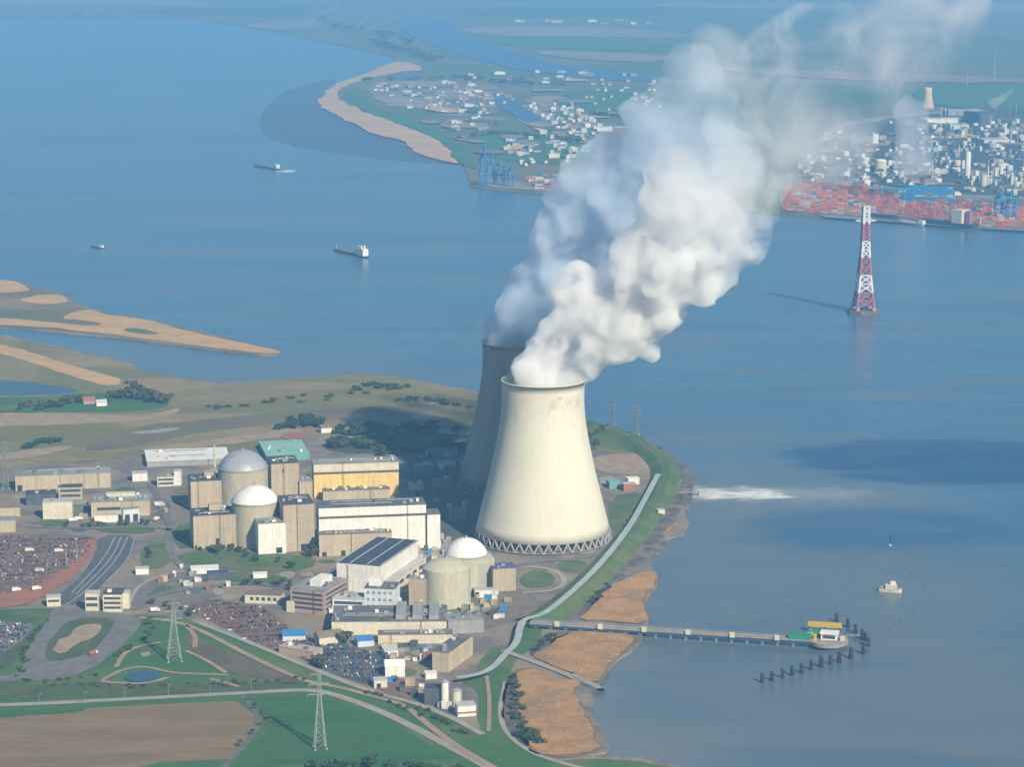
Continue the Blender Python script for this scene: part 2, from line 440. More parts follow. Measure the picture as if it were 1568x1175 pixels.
for q in ([(155,1043),(185,1026),(222,1020),(262,1031),(310,1033),(350,1034)], [(178,1022),(188,1002),(208,991),(246,984)], [(285,997),(318,1012),(346,1031)], [(284,958),(300,974),(298,992)], [(155,1044),(190,1047),(225,1047),(258,1038)], [(322,1040),(345,1046),(366,1052)]):
    ribbon('sand_path', q, Z4, 4.5, M_TRACK)
sheet('sand_patch', [(212,1002),(225,998),(232,1003),(220,1007)], Z3, M_TRACK, 1, 6, 2)
sheet('pond', [(186,1038),(205,1029),(228,1027),(250,1034),(236,1042),(205,1046)], Z5, M_POND, 1, 8, 1.5)
LOOP_OUT = [(82,930),(122,932),(212,944),(216,958),(196,980),(150,1020),(100,1040),(40,1043),(-30,1044),(-30,1036),(34,1034),(38,1000),(56,976),(72,950)]
sheet('parking_loop', LOOP_OUT, Z3, M_ROAD, 1, 12, 1)
sheet('loop_island', [(110,946),(178,946),(172,962),(160,980),(134,1003),(78,1015),(68,1002),(80,974)], Z4, M_DITCH, 1, 10, 1.5)
sheet('sand_patch', [(122,957),(156,955),(156,966),(140,980),(118,984),(96,1003),(78,998),(88,986),(95,978),(104,976)], Z5, M_TRACK, 1, 7, 2.5)
sheet('parking_area', [(-80,950),(46,953),(52,962),(30,985),(0,1003),(-80,1020)], Z3, M_ROAD, 1, 12, 1)
# reed beds at the water's edge
for q in ([(992,874),(1010,886),(985,912),(985,930),(994,956),(930,950),(885,950),(905,930),(933,895),(957,888),(975,876)],
          [(858,974),(900,964),(972,972),(968,990),(933,1012),(926,1034),(918,1046),(888,1036),(824,1010),(818,1002),(840,992)],
          [(786,1030),(826,1022),(842,1042),(895,1042),(872,1058),(888,1075),(912,1128),(916,1150),(866,1158),(828,1154),(806,1142),(798,1100),(792,1048)]):
    ctr = (sum(p[0] for p in q)/len(q), sum(p[1] for p in q)/len(q))
    sheet('mudflat', [(ctr[0] + (x-ctr[0])*1.10, ctr[1] + (y-ctr[1])*1.08 + 2) for x, y in q], .35, M_MUD, 2, 9, 5)
    sheet('wet_reed', [(ctr[0] + (x-ctr[0])*1.035, ctr[1] + (y-ctr[1])*1.03) for x, y in q], Z3, mat('wet_reed', (.22,.15,.09), (.17,.13,.09), .06), 1, 6, 5)
    sheet('reed_bed', q, Z4, M_REED, 1, 6, 4.0)
for q in ([(905,915),(935,888),(962,880),(935,905),(902,935),(880,945)], [(815,985),(850,968),(880,966),(840,988),(812,1010)], [(775,1040),(790,1024),(800,1060),(800,1110),(815,1145),(790,1135),(768,1100)]):
    sheet('bank', q, Z3, mat('bank_mud', (.12,.105,.11), (.09,.085,.09), .05, c3=(.2,.15,.1), scale3=.03), 1, 9, 3)
# inside the plant
ribbon('groyne', [(878,1034),(900,1046),(919,1056)], Z5, 5, M_PALE, 0, prof=[(-5,-4),(-3,.8),(3,.8),(5,-4)])
for q in ([(262,854),(300,842),(440,848),(486,856),(478,872),(400,878),(345,870),(272,872)], [(140,803),(236,805),(238,818),(150,816)], [(218,832),(262,830),(268,856),(246,872),(214,870)], [(345,874),(440,882),(440,892),(380,896),(340,888)],
          [(265,806),(295,800),(296,838),(270,842)], [(236,782),(262,786),(262,798),(240,796)], [(60,795),(100,797),(98,806),(62,806)], [(798,882),(815,873),(842,876),(852,888),(840,899),(808,901),(798,894)], [(845,862),(895,858),(900,868),(870,880)], [(742,1000),(768,988),(780,992),(748,1026),(728,1030)], [(225,900),(265,896),(258,908),(225,918)]):
    sheet('lawn', q, Z2, M_LAWN, 1, 9, 1.5)
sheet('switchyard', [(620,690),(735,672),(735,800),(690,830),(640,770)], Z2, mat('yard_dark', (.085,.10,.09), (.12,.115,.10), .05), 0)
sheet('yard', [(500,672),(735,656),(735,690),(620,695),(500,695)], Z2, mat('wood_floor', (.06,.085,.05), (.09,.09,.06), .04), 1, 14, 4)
sheet('apron', [(505,845),(680,828),(740,850),(680,870),(640,862)], Z2, M_PALE, 0)
sheet('car_park', [(-80,820),(146,818),(150,838),(112,876),(62,902),(-80,924)], Z2, M_PARK, 1, 12, 1.5)
sheet('earth_bank', [(130,826),(150,826),(146,846),(118,882),(70,912),(30,930),(-80,938),(-80,908),(20,908),(64,892),(108,862)], Z3, M_EARTH, 1, 12, 3)
sheet('rail_yard', [(150,820),(214,820),(194,858),(160,892),(126,926),(72,926),(128,880),(148,846)], Z2, M_DARKROAD, 1, 12, 1)
for q in ([(196,822),(178,860),(122,914),(96,930)], [(176,822),(160,856),(110,908)], [(207,822),(196,860),(162,892)], [(186,822),(170,858),(116,911)]):
    ribbon('pale_track', q, Z4, 1.7, mat('rail_ballast', (.30,.31,.33), (.24,.25,.27), .1))
ribbon('road', [(196,934),(208,912),(232,894),(270,884),(312,879),(345,884)], Z3, 20, M_ROAD)
ribbon('kerb_path', [(196,926),(207,902),(232,886),(268,877),(310,872)], Z4, 4.5, M_PALE)
ribbon('road', [(205,930),(240,910),(300,900),(370,892),(440,898)], Z4, 9, M_ROAD)
ribbon('road', [(232,740),(246,770),(262,800),(258,830),(262,856),(300,876)], Z3, 9, M_ROAD)
ribbon('road', [(440,898),(500,890),(516,870)], Z3, 8, M_ROAD)
ribbon('road', [(20,805),(110,810),(230,806),(262,812)], Z3, 7, M_ROAD)
ribbon('road', [(690,870),(760,872),(830,858),(900,856),(945,830)], Z3, 9, M_ROAD)
ribbon('road', [(800,908),(850,905),(868,890),(850,872),(810,868)], Z3, 6, M_PALE)
sheet('car_park', [(279,928),(330,917),(400,928),(440,955),(446,985),(430,1004),(380,978),(318,950)], Z2, M_PARK, 1, 10, 1)
sheet('car_park', [(440,968),(520,984),(600,1008),(618,1040),(572,1054),(505,1030),(446,1002)], Z2, M_DARKROAD, 1, 10, 1)
sheet('yard', [(690,915),(800,905),(830,920),(790,950),(740,965),(690,955)], Z2, mat('brown_yard', (.22,.175,.14), (.16,.14,.12), .06), 1, 10, 2)
sheet('yard', [(570,1040),(650,1040),(700,1090),(640,1074),(580,1060)], Z2, M_PARK, 1, 10, 1)

# paving slabs, gravel and worn grass between the buildings
_r = random.Random(55)
M_WORN = mat('worn_grass', (.13,.135,.065), (.19,.165,.10), .08)
M_GRAV = mat('pale_gravel', (.33,.28,.22), (.27,.235,.19), .1)
for k, (x, y) in enumerate(((30,762),(60,757),(120,770),(190,752),(226,760),(250,775),(284,752),(36,806),(120,812),(240,845),(215,905),(260,925),(300,905),(335,905),(350,915),(440,880),(470,880),(420,905),(340,895),(500,860),(620,850),(645,850),(665,845),(612,905),(620,935),(700,935),(720,925),(760,925),(780,940),(735,940),(700,960),(640,1000),(610,1000),(660,1012),(625,1030),(640,1045),(600,1056),(660,1062),(680,1090),(560,1005),(840,878),(870,862),(900,845),(735,868),(770,868),(930,735),(915,745),(945,765))):
    w_, h_ = _r.uniform(9, 22), _r.uniform(3, 8)
    sheet('paving_patch', [(x-w_, y-h_*.3), (x+w_*.5, y-h_), (x+w_, y+h_*.4), (x-w_*.4, y+h_)], GZ + .28 + .02*(k % 5), _r.choice((M_WORN, M_GRAV, M_PALE, M_DARKROAD, M_GRAV, M_LAWN)), 1, 7, 1.5)

# ------------------------------------------------------------------ the far bank
M_FAR = mat('far_ground', (.13, .15, .07), (.20, .16, .095), .0022, stretch=(.5, 1, 1), c3=(.08, .145, .06), scale3=.0009)
M_FGREEN = mat('far_green', (.05, .15, .05), (.07, .17, .055), .004, stretch=(.5,1,1))
M_FTAN = mat('far_tan', (.33, .25, .17), (.24, .21, .14), .004, stretch=(.5, 1, 1))
M_FGREY = mat('far_yard', (.26, .23, .20), (.36, .29, .22), .008, c3=(.12, .13, .12), scale3=.004)
M_FDARK = mat('far_dark', (.05, .075, .06), (.08, .09, .07), .004)
FARP = [(-700,22),(0,28),(300,30),(380,41),(470,58),(561,77),(612,90),(586,102),(560,113),(519,126),(492,144),(488,161),(512,176),(546,191),(580,208),(617,214),(640,238),(695,249),(706,252),(720,280),(735,289),(870,300),(1000,307),(1195,328),(1330,336),(1498,351),(1568,354),(2000,380),(2300,-60),(-900,-60)]
sheet('far_ground', FARP, GZ, M_FAR, 0, 60, 10, thick=3.0)
FZ = GZ + .8
def tilled(m, per, ang, st):
    t, N, L = nt(m); p = principled(m); src = p.inputs['Base Color'].links[0].from_socket
    sp = N.new('ShaderNodeSeparateXYZ'); L.new(coords(N, L, (1,1,1), ang), sp.inputs[0])
    nz = noise_(N, L, coords(N, L), .01, 3)
    fr = math_(N, L, 'FRACT', math_(N, L, 'ADD', math_(N, L, 'DIVIDE', sp.outputs['Y'], per), nz))
    L.new(mixrgb(N, L, ramp_(N, L, fr, .22, .10, 0, st), src, (.10, .08, .05)), p.inputs['Base Color'])
tilled(M_FIELD, 11.0, .08, .22); tilled(M_CROP, 14.0, -.5, .22)
def far(name, q, m, up=0, seg=40, amp=18):
    return sheet(name, q, FZ + up * .8, m, 1, seg, amp)
far('far_beach', [(612,92),(640,99),(648,108),(620,108),(600,112),(566,119),(530,130),(514,140),(516,152),(568,175),(606,188),(640,200),(674,216),(690,236),(705,250),(694,249),(640,237),(617,214),(580,207),(546,191),(512,175),(488,161),(492,144),(519,125),(560,112),(586,101)], M_SANDF, 1, 40, 14)
far('far_meadow', [(522,146),(548,128),(556,145),(575,165),(640,185),(700,215),(728,240),(728,262),(700,245),(680,216),(606,186),(560,172)], M_FGREEN, 1)
far('far_pond', [(600,112),(640,110),(650,114),(625,120),(598,119)], M_POND, 2)
far('far_lots', [(560,130),(640,122),(720,128),(800,150),(760,175),(700,180),(640,165),(580,160)], M_FGREY, 1)
far('far_lots', [(655,186),(735,178),(780,180),(750,195),(700,200)], M_FTAN, 1)
far('far_lots', [(560,132),(632,124),(640,134),(566,140)], M_FTAN, 2)
far('far_meadow', [(730,195),(900,215),(900,250),(790,250),(735,235)], M_FGREEN, 1)
far('far_meadow', [(860,135),(980,140),(1080,170),(960,185),(890,165)], M_FGREEN, 1)
far('far_lots', [(795,148),(866,146),(874,162),(830,168)], M_FTAN, 2)
far('far_lots', [(770,160),(880,160),(930,200),(880,212),(800,190)], M_FGREY, 1)
far('dock_basin', [(742,144),(762,140),(805,165),(846,192),(832,198),(790,180)], mat('dock_water', (.03,.10,.24), (.04,.11,.25), .003, rough=.35), 3)
far('dock_basin', [(862,142),(885,150),(900,160),(878,152)], MATS['dock_water'], 3)
far('quay_apron', [(730,286),(760,270),(900,262),(1000,285),(1000,304),(870,296)], M_FGREY, 1, 60, 4)
far('far_channel', [(600,28),(690,28),(700,48),(770,76),(860,100),(1010,116),(1010,128),(820,112),(700,84),(620,52)], MATS['dock_water'], 2)
far('far_strip', [(702,40),(850,40),(1000,44),(1080,58),(900,56),(720,54)], M_FTAN, 3)
far('far_meadow', [(720,58),(900,58),(1050,66),(1050,80),(860,74),(760,68)], M_FGREEN, 3)
far('far_strip', [(800,79),(860,77),(1020,84),(1020,95),(900,92)], M_FTAN, 3)
far('far_strip', [(372,36),(420,33),(485,30),(494,20),(500,22),(490,40),(440,46),(385,42)], M_FTAN, 3)
far('far_strip', [(520,0),(528,0),(488,34),(482,34)], M_FTAN, 3)
far('far_strip', [(578,0),(584,0),(548,44),(542,44)], M_FTAN, 3)
far('far_strip', [(-400,-6),(200,-2),(300,2),(340,8),(300,9),(100,6),(-400,8)], M_FTAN, 3)
far('far_strip', [(900,8),(1300,0),(1700,6),(1700,20),(1200,14)], M_FTAN, 3)
far('far_strip', [(1000,96),(1300,110),(1560,118),(1560,128),(1250,122)], M_FTAN, 3)
far('far_meadow', [(1380,130),(1700,124),(1700,165),(1430,168)], M_FGREEN, 3)
far('far_wood', [(200,12),(480,12),(470,24),(220,22)], M_FDARK, 3)
far('far_wood', [(700,10),(1000,12),(1050,24),(720,26)], M_FDARK, 3)
far('port_ground', [(1195,327),(1195,285),(1240,240),(1260,190),(1420,170),(1720,150),(1900,372),(1568,353),(1498,350)], M_FGREY, 1, 60, 5)
far('industrial_ground', [(1250,200),(1420,172),(1720,160),(1760,300),(1480,300),(1300,280)], M_FDARK, 2)
_r = random.Random(77)
for k in range(90):     # patchwork of small parcels on the far bank
    q0 = [(560,122),(640,112),(980,118),(1000,240),(760,240),(640,180)] if k < 55 else [(1230,190),(1700,168),(1760,300),(1260,290)]
    while True:
        x, y = _r.uniform(540,1640), _r.uniform(105,300)
        c_ = False; j = len(q0) - 1
        for i in range(len(q0)):
            if (q0[i][1] > y) != (q0[j][1] > y) and x < (q0[j][0]-q0[i][0])*(y-q0[i][1])/(q0[j][1]-q0[i][1]) + q0[i][0]: c_ = not c_
            j = i
        if c_: break
    w_, h_, sk = _r.uniform(8, 34), _r.uniform(2, 7), _r.uniform(-6, 14)
    far('far_parcel', [(x-w_, y), (x+w_*.6, y-h_*.2), (x+w_+sk, y+h_), (x-w_*.5+sk, y+h_*1.2)], _r.choice((M_FGREEN, M_FTAN, M_FGREY, M_FDARK, M_FGREY, M_FTAN, M_SANDF)), 4 + (k % 9) * .3, 60, 14)
sheet('mudflat', [(395,196),(402,170),(418,150),(450,134),(490,124),(520,118),(492,146),(490,162),(546,193),(582,209),(617,216),(640,238),(695,250),(660,250),(612,246),(560,240),(505,233),(455,224),(421,215),(404,206)], .3, mat('tidal_mud', (.065,.115,.17), (.085,.125,.165), .002, rough=.45, spec=.3), 1, 60, 14)
M_QUAY = mat('quay_wall', (.20,.19,.18), (.13,.13,.13), .02)
ribbon('quay_wall', [(722,287),(870,298.5),(1000,306)], 0, 10, M_QUAY, 0, prof=[(-8,-1),(-8,5.2),(8,5.2),(8,-1)])
ribbon('quay_wall', [(1192,327),(1330,335),(1498,350),(1568,353),(1800,368)], 0, 10, M_QUAY, 0, prof=[(-8,-1),(-8,5.2),(8,5.2),(8,-1)])
# ------------------------------------------------------------------ cooling towers
def tower_mat():
    m = bpy.data.materials.new('tower_concrete')
    t, N, L = nt(m); p = principled(m)
    v = coords(N, L)
    streak = noise_(N, L, coords(N, L, (.22, .22, .012)), 1.0, 5, .6)
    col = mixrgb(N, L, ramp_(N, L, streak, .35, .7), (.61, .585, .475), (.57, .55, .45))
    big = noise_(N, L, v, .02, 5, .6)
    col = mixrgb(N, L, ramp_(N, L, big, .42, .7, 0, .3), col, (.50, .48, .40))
    sp = N.new('ShaderNodeSeparateXYZ'); tc = N.new('ShaderNodeTexCoord'); L.new(tc.outputs['Object'], sp.inputs[0])
    z = sp.outputs['Z']
    band = math_(N, L, 'MULTIPLY', ramp_(N, L, z, 118, 146), ramp_(N, L, z, 168, 150))
    sm = ramp_(N, L, noise_(N, L, coords(N, L, (.5, .5, .35)), .12, 5, .65), .47, .64)
    col = mixrgb(N, L, math_(N, L, 'MULTIPLY', math_(N, L, 'MULTIPLY', band, sm), .4), col, (.30, .25, .19))
    # lift joints of the climbing formwork
    wv = math_(N, L, 'FRACT', math_(N, L, 'DIVIDE', z, 6.0))
    col = mixrgb(N, L, ramp_(N, L, wv, .14, .0, 0, .22), col, (.40, .38, .30))
    L.new(col, p.inputs['Base Color'])
    p.inputs['Roughness'].default_value = .9; p.inputs['Specular IOR Level'].default_value = .15
    return m
M_TOWER = tower_mat()
M_TOWER2 = mat('shaded_tower_concrete', (.36, .315, .255), (.31, .275, .225), .03, stretch=(1, 1, .12), c3=(.27, .24, .20), scale3=.02)  # browner concrete, with the rear tower's shade darkened into its colour
M_DARKC = mat('dark_concrete', (.16, .15, .14), (.11, .11, .11), .3)
M_CONC = mat('plain_concrete', (.38, .36, .32), (.32, .31, .28), .2)
TB = G(831, 825, GZ)
TH = H(TB, 582)
TR = 103 * MPP(TB)
print('TOWER height %.1f base radius %.1f at %s' % (TH, TR, tuple(round(x) for x in TB)))
zs = [(0,1.0),(.06,.965),(.12,.93),(.18,.898),(.238,.865),(.32,.818),(.397,.775),(.48,.735),(.555,.70),(.62,.672),(.68,.648),(.75,.626),(.81,.613),(.86,.608),(.905,.609),(.95,.611),(1.0,.615)]
LEGH = TH * .062
prof_o = [(TR * r, LEGH + (TH - LEGH) * z) for z, r in zs]
def tower(loc, label, m_shell):
    root = empty('cooling_tower', loc, 0, label, 'cooling tower', 'cooling towers of the plant')
    pr = prof_o + [(TR * .622, TH - .4), (TR * .622, TH + .8), (TR * .603, TH + .8)] + [(r - 1.2, z) for r, z in reversed(prof_o)]
    s = MB().lathe(pr, 96, cap0=False, cap1=False)
    n = 96; last = len(pr) - 1
    for k in range(n):
        k2 = (k + 1) % n
        s.f.append((last*n + k, last*n + k2, k2, k))
    s.build('shell', m_shell, root, True)
    MB().lathe([(TR * 1.0, 0), (TR * 1.03, 1.6), (TR * .96, 1.6), (TR * .96, .4)], 64).build('basin', M_CONC, root)
    MB().lathe([(TR * .90, .5), (TR * .90, LEGH * .96)], 48).build('cooling_fill', M_DARKC, root)
    r0, r1 = TR * 1.005, TR * .995
    N_ = 44
    me = None
    for k in range(N_):
        a = 2 * math.pi * k / N_
        for sgn in (-1, 1):
            b = a + sgn * math.pi / N_
            mb = MB().bar((r0 * math.cos(a), r0 * math.sin(a), .8), (r1 * math.cos(b), r1 * math.sin(b), LEGH + .3), 1.5)
            mb.build('leg', M_CONC, root)
    return root
tower(TB, 'nearer sunlit cooling tower of pale concrete with white steam pouring from its rim', M_TOWER)
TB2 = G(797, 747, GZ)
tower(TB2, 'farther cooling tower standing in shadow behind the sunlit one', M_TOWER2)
for k, tb in enumerate((TB, TB2)):
    pass
# ------------------------------------------------------------------ steam
def plume_mat(name, dens, color=(1, 1, 1), nscale=.012, lo=.42, hi=.62, step=.3, floor=.0, fade=None):
    m = bpy.data.materials.new(name)
    t, N, L = nt(m)
    for n in list(N): N.remove(n)
    o = N.new('ShaderNodeOutputMaterial'); pv = N.new('ShaderNodeVolumePrincipled')
    pv.inputs['Color'].default_value = (*color, 1)
    pv.inputs['Anisotropy'].default_value = 0.0
    g = N.new('ShaderNodeNewGeometry')
    nz = noise_(N, L, g.outputs['Position'], nscale, 5, .62, .6)
    d = ramp_(N, L, nz, lo, hi, floor, 1.0)
    d = math_(N, L, 'MULTIPLY', d, dens)
    if fade:  # thinner downwind
        sp = N.new('ShaderNodeSeparateXYZ'); L.new(g.outputs['Position'], sp.inputs[0])
        u = math_(N, L, 'ADD', math_(N, L, 'MULTIPLY', sp.outputs['X'], fade[0]), math_(N, L, 'MULTIPLY', sp.outputs['Z'], fade[1]))
        d = math_(N, L, 'MULTIPLY', d, ramp_(N, L, u, fade[2], fade[3], 1.0, fade[4]))
    L.new(d, pv.inputs['Density'])
    L.new(pv.outputs[0], o.inputs['Volume'])
    m.cycles.volume_step_rate = step
    m.cycles.volume_sampling = 'MULTIPLE_IMPORTANCE'
    return m
def ico(sub=2):
    import bmesh
    bm = bmesh.new(); bmesh.ops.create_icosphere(bm, subdivisions=sub, radius=1)
    v = [tuple(q.co) for q in bm.verts]; f = [tuple(w.index for w in q.verts) for q in bm.faces]
    bm.free(); return v, f
ICO_V, ICO_F = ico(2)
def outer_only(me, keep_one):
    import bmesh
    bm = bmesh.new(); bm.from_mesh(me)
    seen = set(); comps = []
    for v0 in bm.verts:                      # keep only the outer hull: no bubbles, no crumbs
        if v0 in seen: continue
        st = [v0]; seen.add(v0); comp = []
        while st:
            v = st.pop(); comp.append(v)
            for e in v.link_edges:
                w = e.other_vert(v)
                if w not in seen: seen.add(w); st.append(w)
        comps.append(comp)
    comps.sort(key=len, reverse=True)
    bmesh.ops.delete(bm, geom=[v for c_ in comps[1:] if keep_one or len(c_) < 60 for v in c_], context='VERTS')
    bm.to_mesh(me); bm.free()
def blob_mesh(name, puffs, voxel, m, lump=.22, lump_s=1.0, extra=5, seed=3, keep_one=True, sub=0):
    r_ = random.Random(seed)
    mb = MB()
    def ball(c, r):
        b = len(mb.v)
        mb.v += [(c.x + x*r, c.y + y*r, c.z + z*r) for x, y, z in ICO_V]
        mb.f += [tuple(b + i for i in f) for f in ICO_F]
    for c, r in puffs:
        ball(c, r)
        for _ in range(extra):
            d = Vector((r_.gauss(0,1), r_.gauss(0,1), r_.gauss(0,1))).normalized()
            k = r_.uniform(.32, .55)
            c2, r2 = c + d * r * (1.08 - k * .35), r * k
            ball(c2, r2)
            for _ in range(sub):
                d2 = (d * .7 + Vector((r_.gauss(0,1), r_.gauss(0,1), r_.gauss(0,1))).normalized()).normalized()
                k2 = r_.uniform(.3, .5)
                ball(c2 + d2 * r2 * (1.1 - k2 * .35), r2 * k2)
    tmp = mb.build(name, m)
    md = tmp.modifiers.new('remesh', 'REMESH'); md.mode = 'VOXEL'; md.voxel_size = voxel
    dg = bpy.context.evaluated_depsgraph_get()
    me = bpy.data.meshes.new_from_object(tmp.evaluated_get(dg))
    bpy.data.objects.remove(tmp)
    outer_only(me, keep_one)
    for v in me.vertices:
        q = v.co
        n1 = mnoise.fractal(q * (.022 * lump_s), 1.0, 2.0, 4)
        n2 = abs(mnoise.noise(q * (.045 * lump_s))) - .25
        v.co = q + v.normal * (n1 * 22 * lump + n2 * 26 * lump + abs(mnoise.noise(q * (.11 * lump_s))) * 11 * lump) / max(lump_s, .3)
    me.update()
    t2 = bpy.data.objects.new(name, me); COL.objects.link(t2)      # remesh again so that no folds cross
    md = t2.modifiers.new('remesh', 'REMESH'); md.mode = 'VOXEL'; md.voxel_size = voxel * .8
    dg = bpy.context.evaluated_depsgraph_get()
    me2 = bpy.data.meshes.new_from_object(t2.evaluated_get(dg)); bpy.data.objects.remove(t2)
    outer_only(me2, keep_one); me = me2
    me.materials.clear(); me.materials.append(m)
    me.polygons.foreach_set('use_smooth', [True] * len(me.polygons))
    o = bpy.data.objects.new(name, me); COL.objects.link(o)
    return o
KD = 1.0
def puffs(lst, Y0, kd=None):
    kd = KD if kd is None else kd
    out_ = []
    for x, y, r, dy in lst:
        c = P(x, y, Y0 + dy * kd)
        out_.append((c, r * MPP(c)))
    return out_
Yf, Yr, KD = TB.y, TB2.y, -.3
front = [(835,584,50,0),(812,566,24,-20),(822,556,22,-10),(846,560,36,-5),(850,530,34,5),(872,545,36,5),(880,500,34,10),(885,462,34,10),(882,440,30,5),(865,440,20,0),
 (905,520,42,25),(935,520,38,30),(955,505,38,35),(920,480,40,35),(975,480,36,50),(985,525,12,40),(960,440,42,45),(1000,440,40,60),(1035,435,36,65),(1070,432,34,68),(1095,425,26,70),
 (1000,390,52,80),(1050,385,50,90),(1105,385,40,100),(1135,360,36,110),(1060,335,58,120),(1120,320,50,130),(1160,325,30,130),(1150,280,44,150),(960,400,40,60),(1090,280,55,150),(950,530,34,25),(975,510,38,30),(1000,480,40,40),(1030,400,60,70),(1110,300,60,130),(1165,290,34,140),(1040,300,60,130)]
fr = blob_mesh('steam_plume', puffs(front, Yf), 5.0, plume_mat('front_steam', .15, nscale=.026, lo=.34, hi=.62, floor=.0, step=.25, fade=(.6, 1.0, 290, 540, .09)), lump=.42, extra=8, seed=5, sub=4)
tag(fr, 'bright white steam plume billowing from the nearer sunlit cooling tower', 'steam')
rear = [(783,521,40,0),(775,500,26,-10),(800,490,40,10),(808,455,38,20),(830,430,42,30),(840,390,40,40),(835,350,22,40),(865,360,45,50),(890,325,44,60),(905,290,44,70),
 (935,262,40,70),(945,235,34,60),(925,225,22,60),(960,290,50,90),(985,265,50,110),(1000,225,46,120),(1030,200,46,140),(1035,160,44,150),(1060,110,38,160),(1035,92,20,150),(1080,85,26,160),(1070,150,50,170),
 (1090,200,55,180),(990,180,30,120),(860,430,50,20),(895,400,52,30),(930,350,56,50),(965,325,52,70),(1000,290,56,90),(1045,265,56,110),(1090,250,60,150),(925,235,34,60),(950,225,36,60),(875,300,34,50),(1010,150,34,130),(1085,130,34,190)]
rr = blob_mesh('steam_plume', puffs(rear, Yr, kd=-.9), 6.0, plume_mat('rear_steam', .085, (.84, .92, 1.0), nscale=.017, lo=.36, hi=.62, floor=.08, step=.35, fade=(.4, 1.0, 300, 560, .14)), lump=.45, extra=7, seed=8, sub=3)  # blue tint paints the front plume's shade into this steam
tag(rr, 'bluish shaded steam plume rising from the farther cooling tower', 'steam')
tail = [(1120,150,44,220),(1150,190,46,220),(1175,235,44,220),(1160,150,40,240),(1130,240,40,200),(1110,75,34,300),(1150,100,44,320),(1190,120,46,340),(1215,80,36,360),(1245,110,48,380),(1270,70,36,400),(1250,60,26,400),(1290,110,44,420),(1265,160,42,380),(1275,200,40,380),(1290,235,36,380),
 (1305,260,26,380),(1330,80,42,460),(1380,50,44,500),(1430,40,46,540),(1455,70,36,540),(1420,90,34,520),(1470,20,40,560),(1340,130,40,440),(1225,160,36,360),(1200,190,40,340),(1220,50,34,360),(1330,110,40,420),(1300,40,36,440),(1245,235,36,340),(1220,270,30,330)]
tl = blob_mesh('steam_wisp', puffs([(x, y, r*1.3, d) for x, y, r, d in tail], Yr), 12.0, plume_mat('thin_steam', .026, nscale=.011, lo=.42, hi=.72, floor=.0, step=.5), lump=.6, extra=5, seed=9, keep_one=False)
tag(tl, 'thin torn wisps of steam drifting downwind at the upper right', 'steam')
gp = [(1395,170,26,0),(1390,200,28,0),(1385,230,26,0),(1400,255,24,0),(1380,270,14,0),(1410,215,22,0)]
gw = blob_mesh('steam_wisp', puffs(gp, 5600), 22.0, plume_mat('port_vapour', .014, (.93, .95, 1), nscale=.008, lo=.38, hi=.62, floor=.1, step=.5), lump=.8, lump_s=.6, extra=4, seed=12)
tag(gw, 'pale column of vapour rising behind the blue container stacks', 'steam')
sp_ = [(1520,158,8,0),(1530,150,9,0),(1540,143,9,0),(1550,136,8,0)]
gs = blob_mesh('smoke_puff', puffs(sp_, 8300), 16.0, plume_mat('chimney_smoke', .02, (.95, .95, .95), nscale=.01, lo=.3, hi=.6, floor=.2, step=.5), lump=.6, lump_s=.6, extra=4, seed=13)
tag(gs, 'small grey smoke puff above the dark blue hall at the right edge', 'smoke')
# ------------------------------------------------------------------ wall and roof materials
W_BEIGE = mat('beige_cladding', (.50,.42,.29), (.44,.37,.26), .08, stretch=(1,1,.3), seam=8)
W_CONC = mat('warm_concrete', (.47,.385,.275), (.41,.34,.25), .06, stretch=(1,1,.25), c3=(.36,.30,.23), scale3=.03, lo3=.52, hi3=.75, seam=9)
W_DRUM = mat('drum_concrete', (.47,.42,.31), (.42,.375,.28), .05, stretch=(1,1,.25))
W_PALED = mat('pale_drum_concrete', (.50,.48,.36), (.45,.43,.32), .05, stretch=(1,1,.25))
W_WHITE = mat('white_cladding', (.80,.78,.72), (.72,.70,.65), .06, stretch=(1,1,.3), seam=7)
W_CREAM = mat('cream_wall', (.66,.60,.46), (.58,.53,.42), .08, seam=8)
W_YELLOW = mat('yellow_cladding', (.76,.57,.21), (.69,.52,.20), .06, stretch=(1,1,.3), seam=7)
W_BRICK = mat('pink_brick', (.42,.29,.235), (.36,.25,.21), .2)
W_GREYBLUE = mat('blue_white_wall', (.62,.66,.68), (.54,.58,.61), .1, seam=6)
W_GREY = mat('grey_wall', (.34,.335,.32), (.28,.28,.275), .1, seam=8)
W_DARK = mat('dark_wall', (.10,.115,.14), (.08,.09,.115), .1, seam=8)
W_RED = mat('red_wall', (.36,.15,.11), (.30,.13,.10), .1)
W_TEAL = mat('teal_wall', (.16,.36,.34), (.14,.31,.30), .1)
R_GREY = mat('grey_roof', (.27,.275,.28), (.21,.215,.225), .05, c3=(.33,.33,.32), scale3=.03)
R_LIGHT = mat('pale_roof', (.50,.50,.49), (.42,.42,.42), .05)
R_DARK = mat('dark_roof', (.060,.065,.08), (.085,.09,.10), .05)
R_SLATE = mat('slate_roof', (.13,.135,.15), (.10,.105,.12), .05, c3=(.18,.18,.18), scale3=.04)
R_BROWN = mat('brown_roof', (.22,.17,.145), (.18,.145,.125), .06)
R_TEAL = mat('teal_roof', (.26,.50,.44), (.23,.44,.39), .03)
R_BLUE = mat('blue_roof', (.06,.25,.55), (.05,.20,.45), .05)
R_WHITE = mat('white_roof', (.78,.77,.74), (.70,.70,.68), .05)
R_RED = mat('tiled_roof', (.33,.13,.085), (.27,.11,.08), .1)
M_GLASS = mat('window_glass', (.045,.06,.08), (.07,.085,.10), .2, rough=.25, spec=.5)
M_DOOR = mat('dark_opening', (.03,.03,.035), (.05,.05,.05), .3)
M_STRIP = mat('dark_band', (.12,.105,.09), (.09,.085,.08), .2)
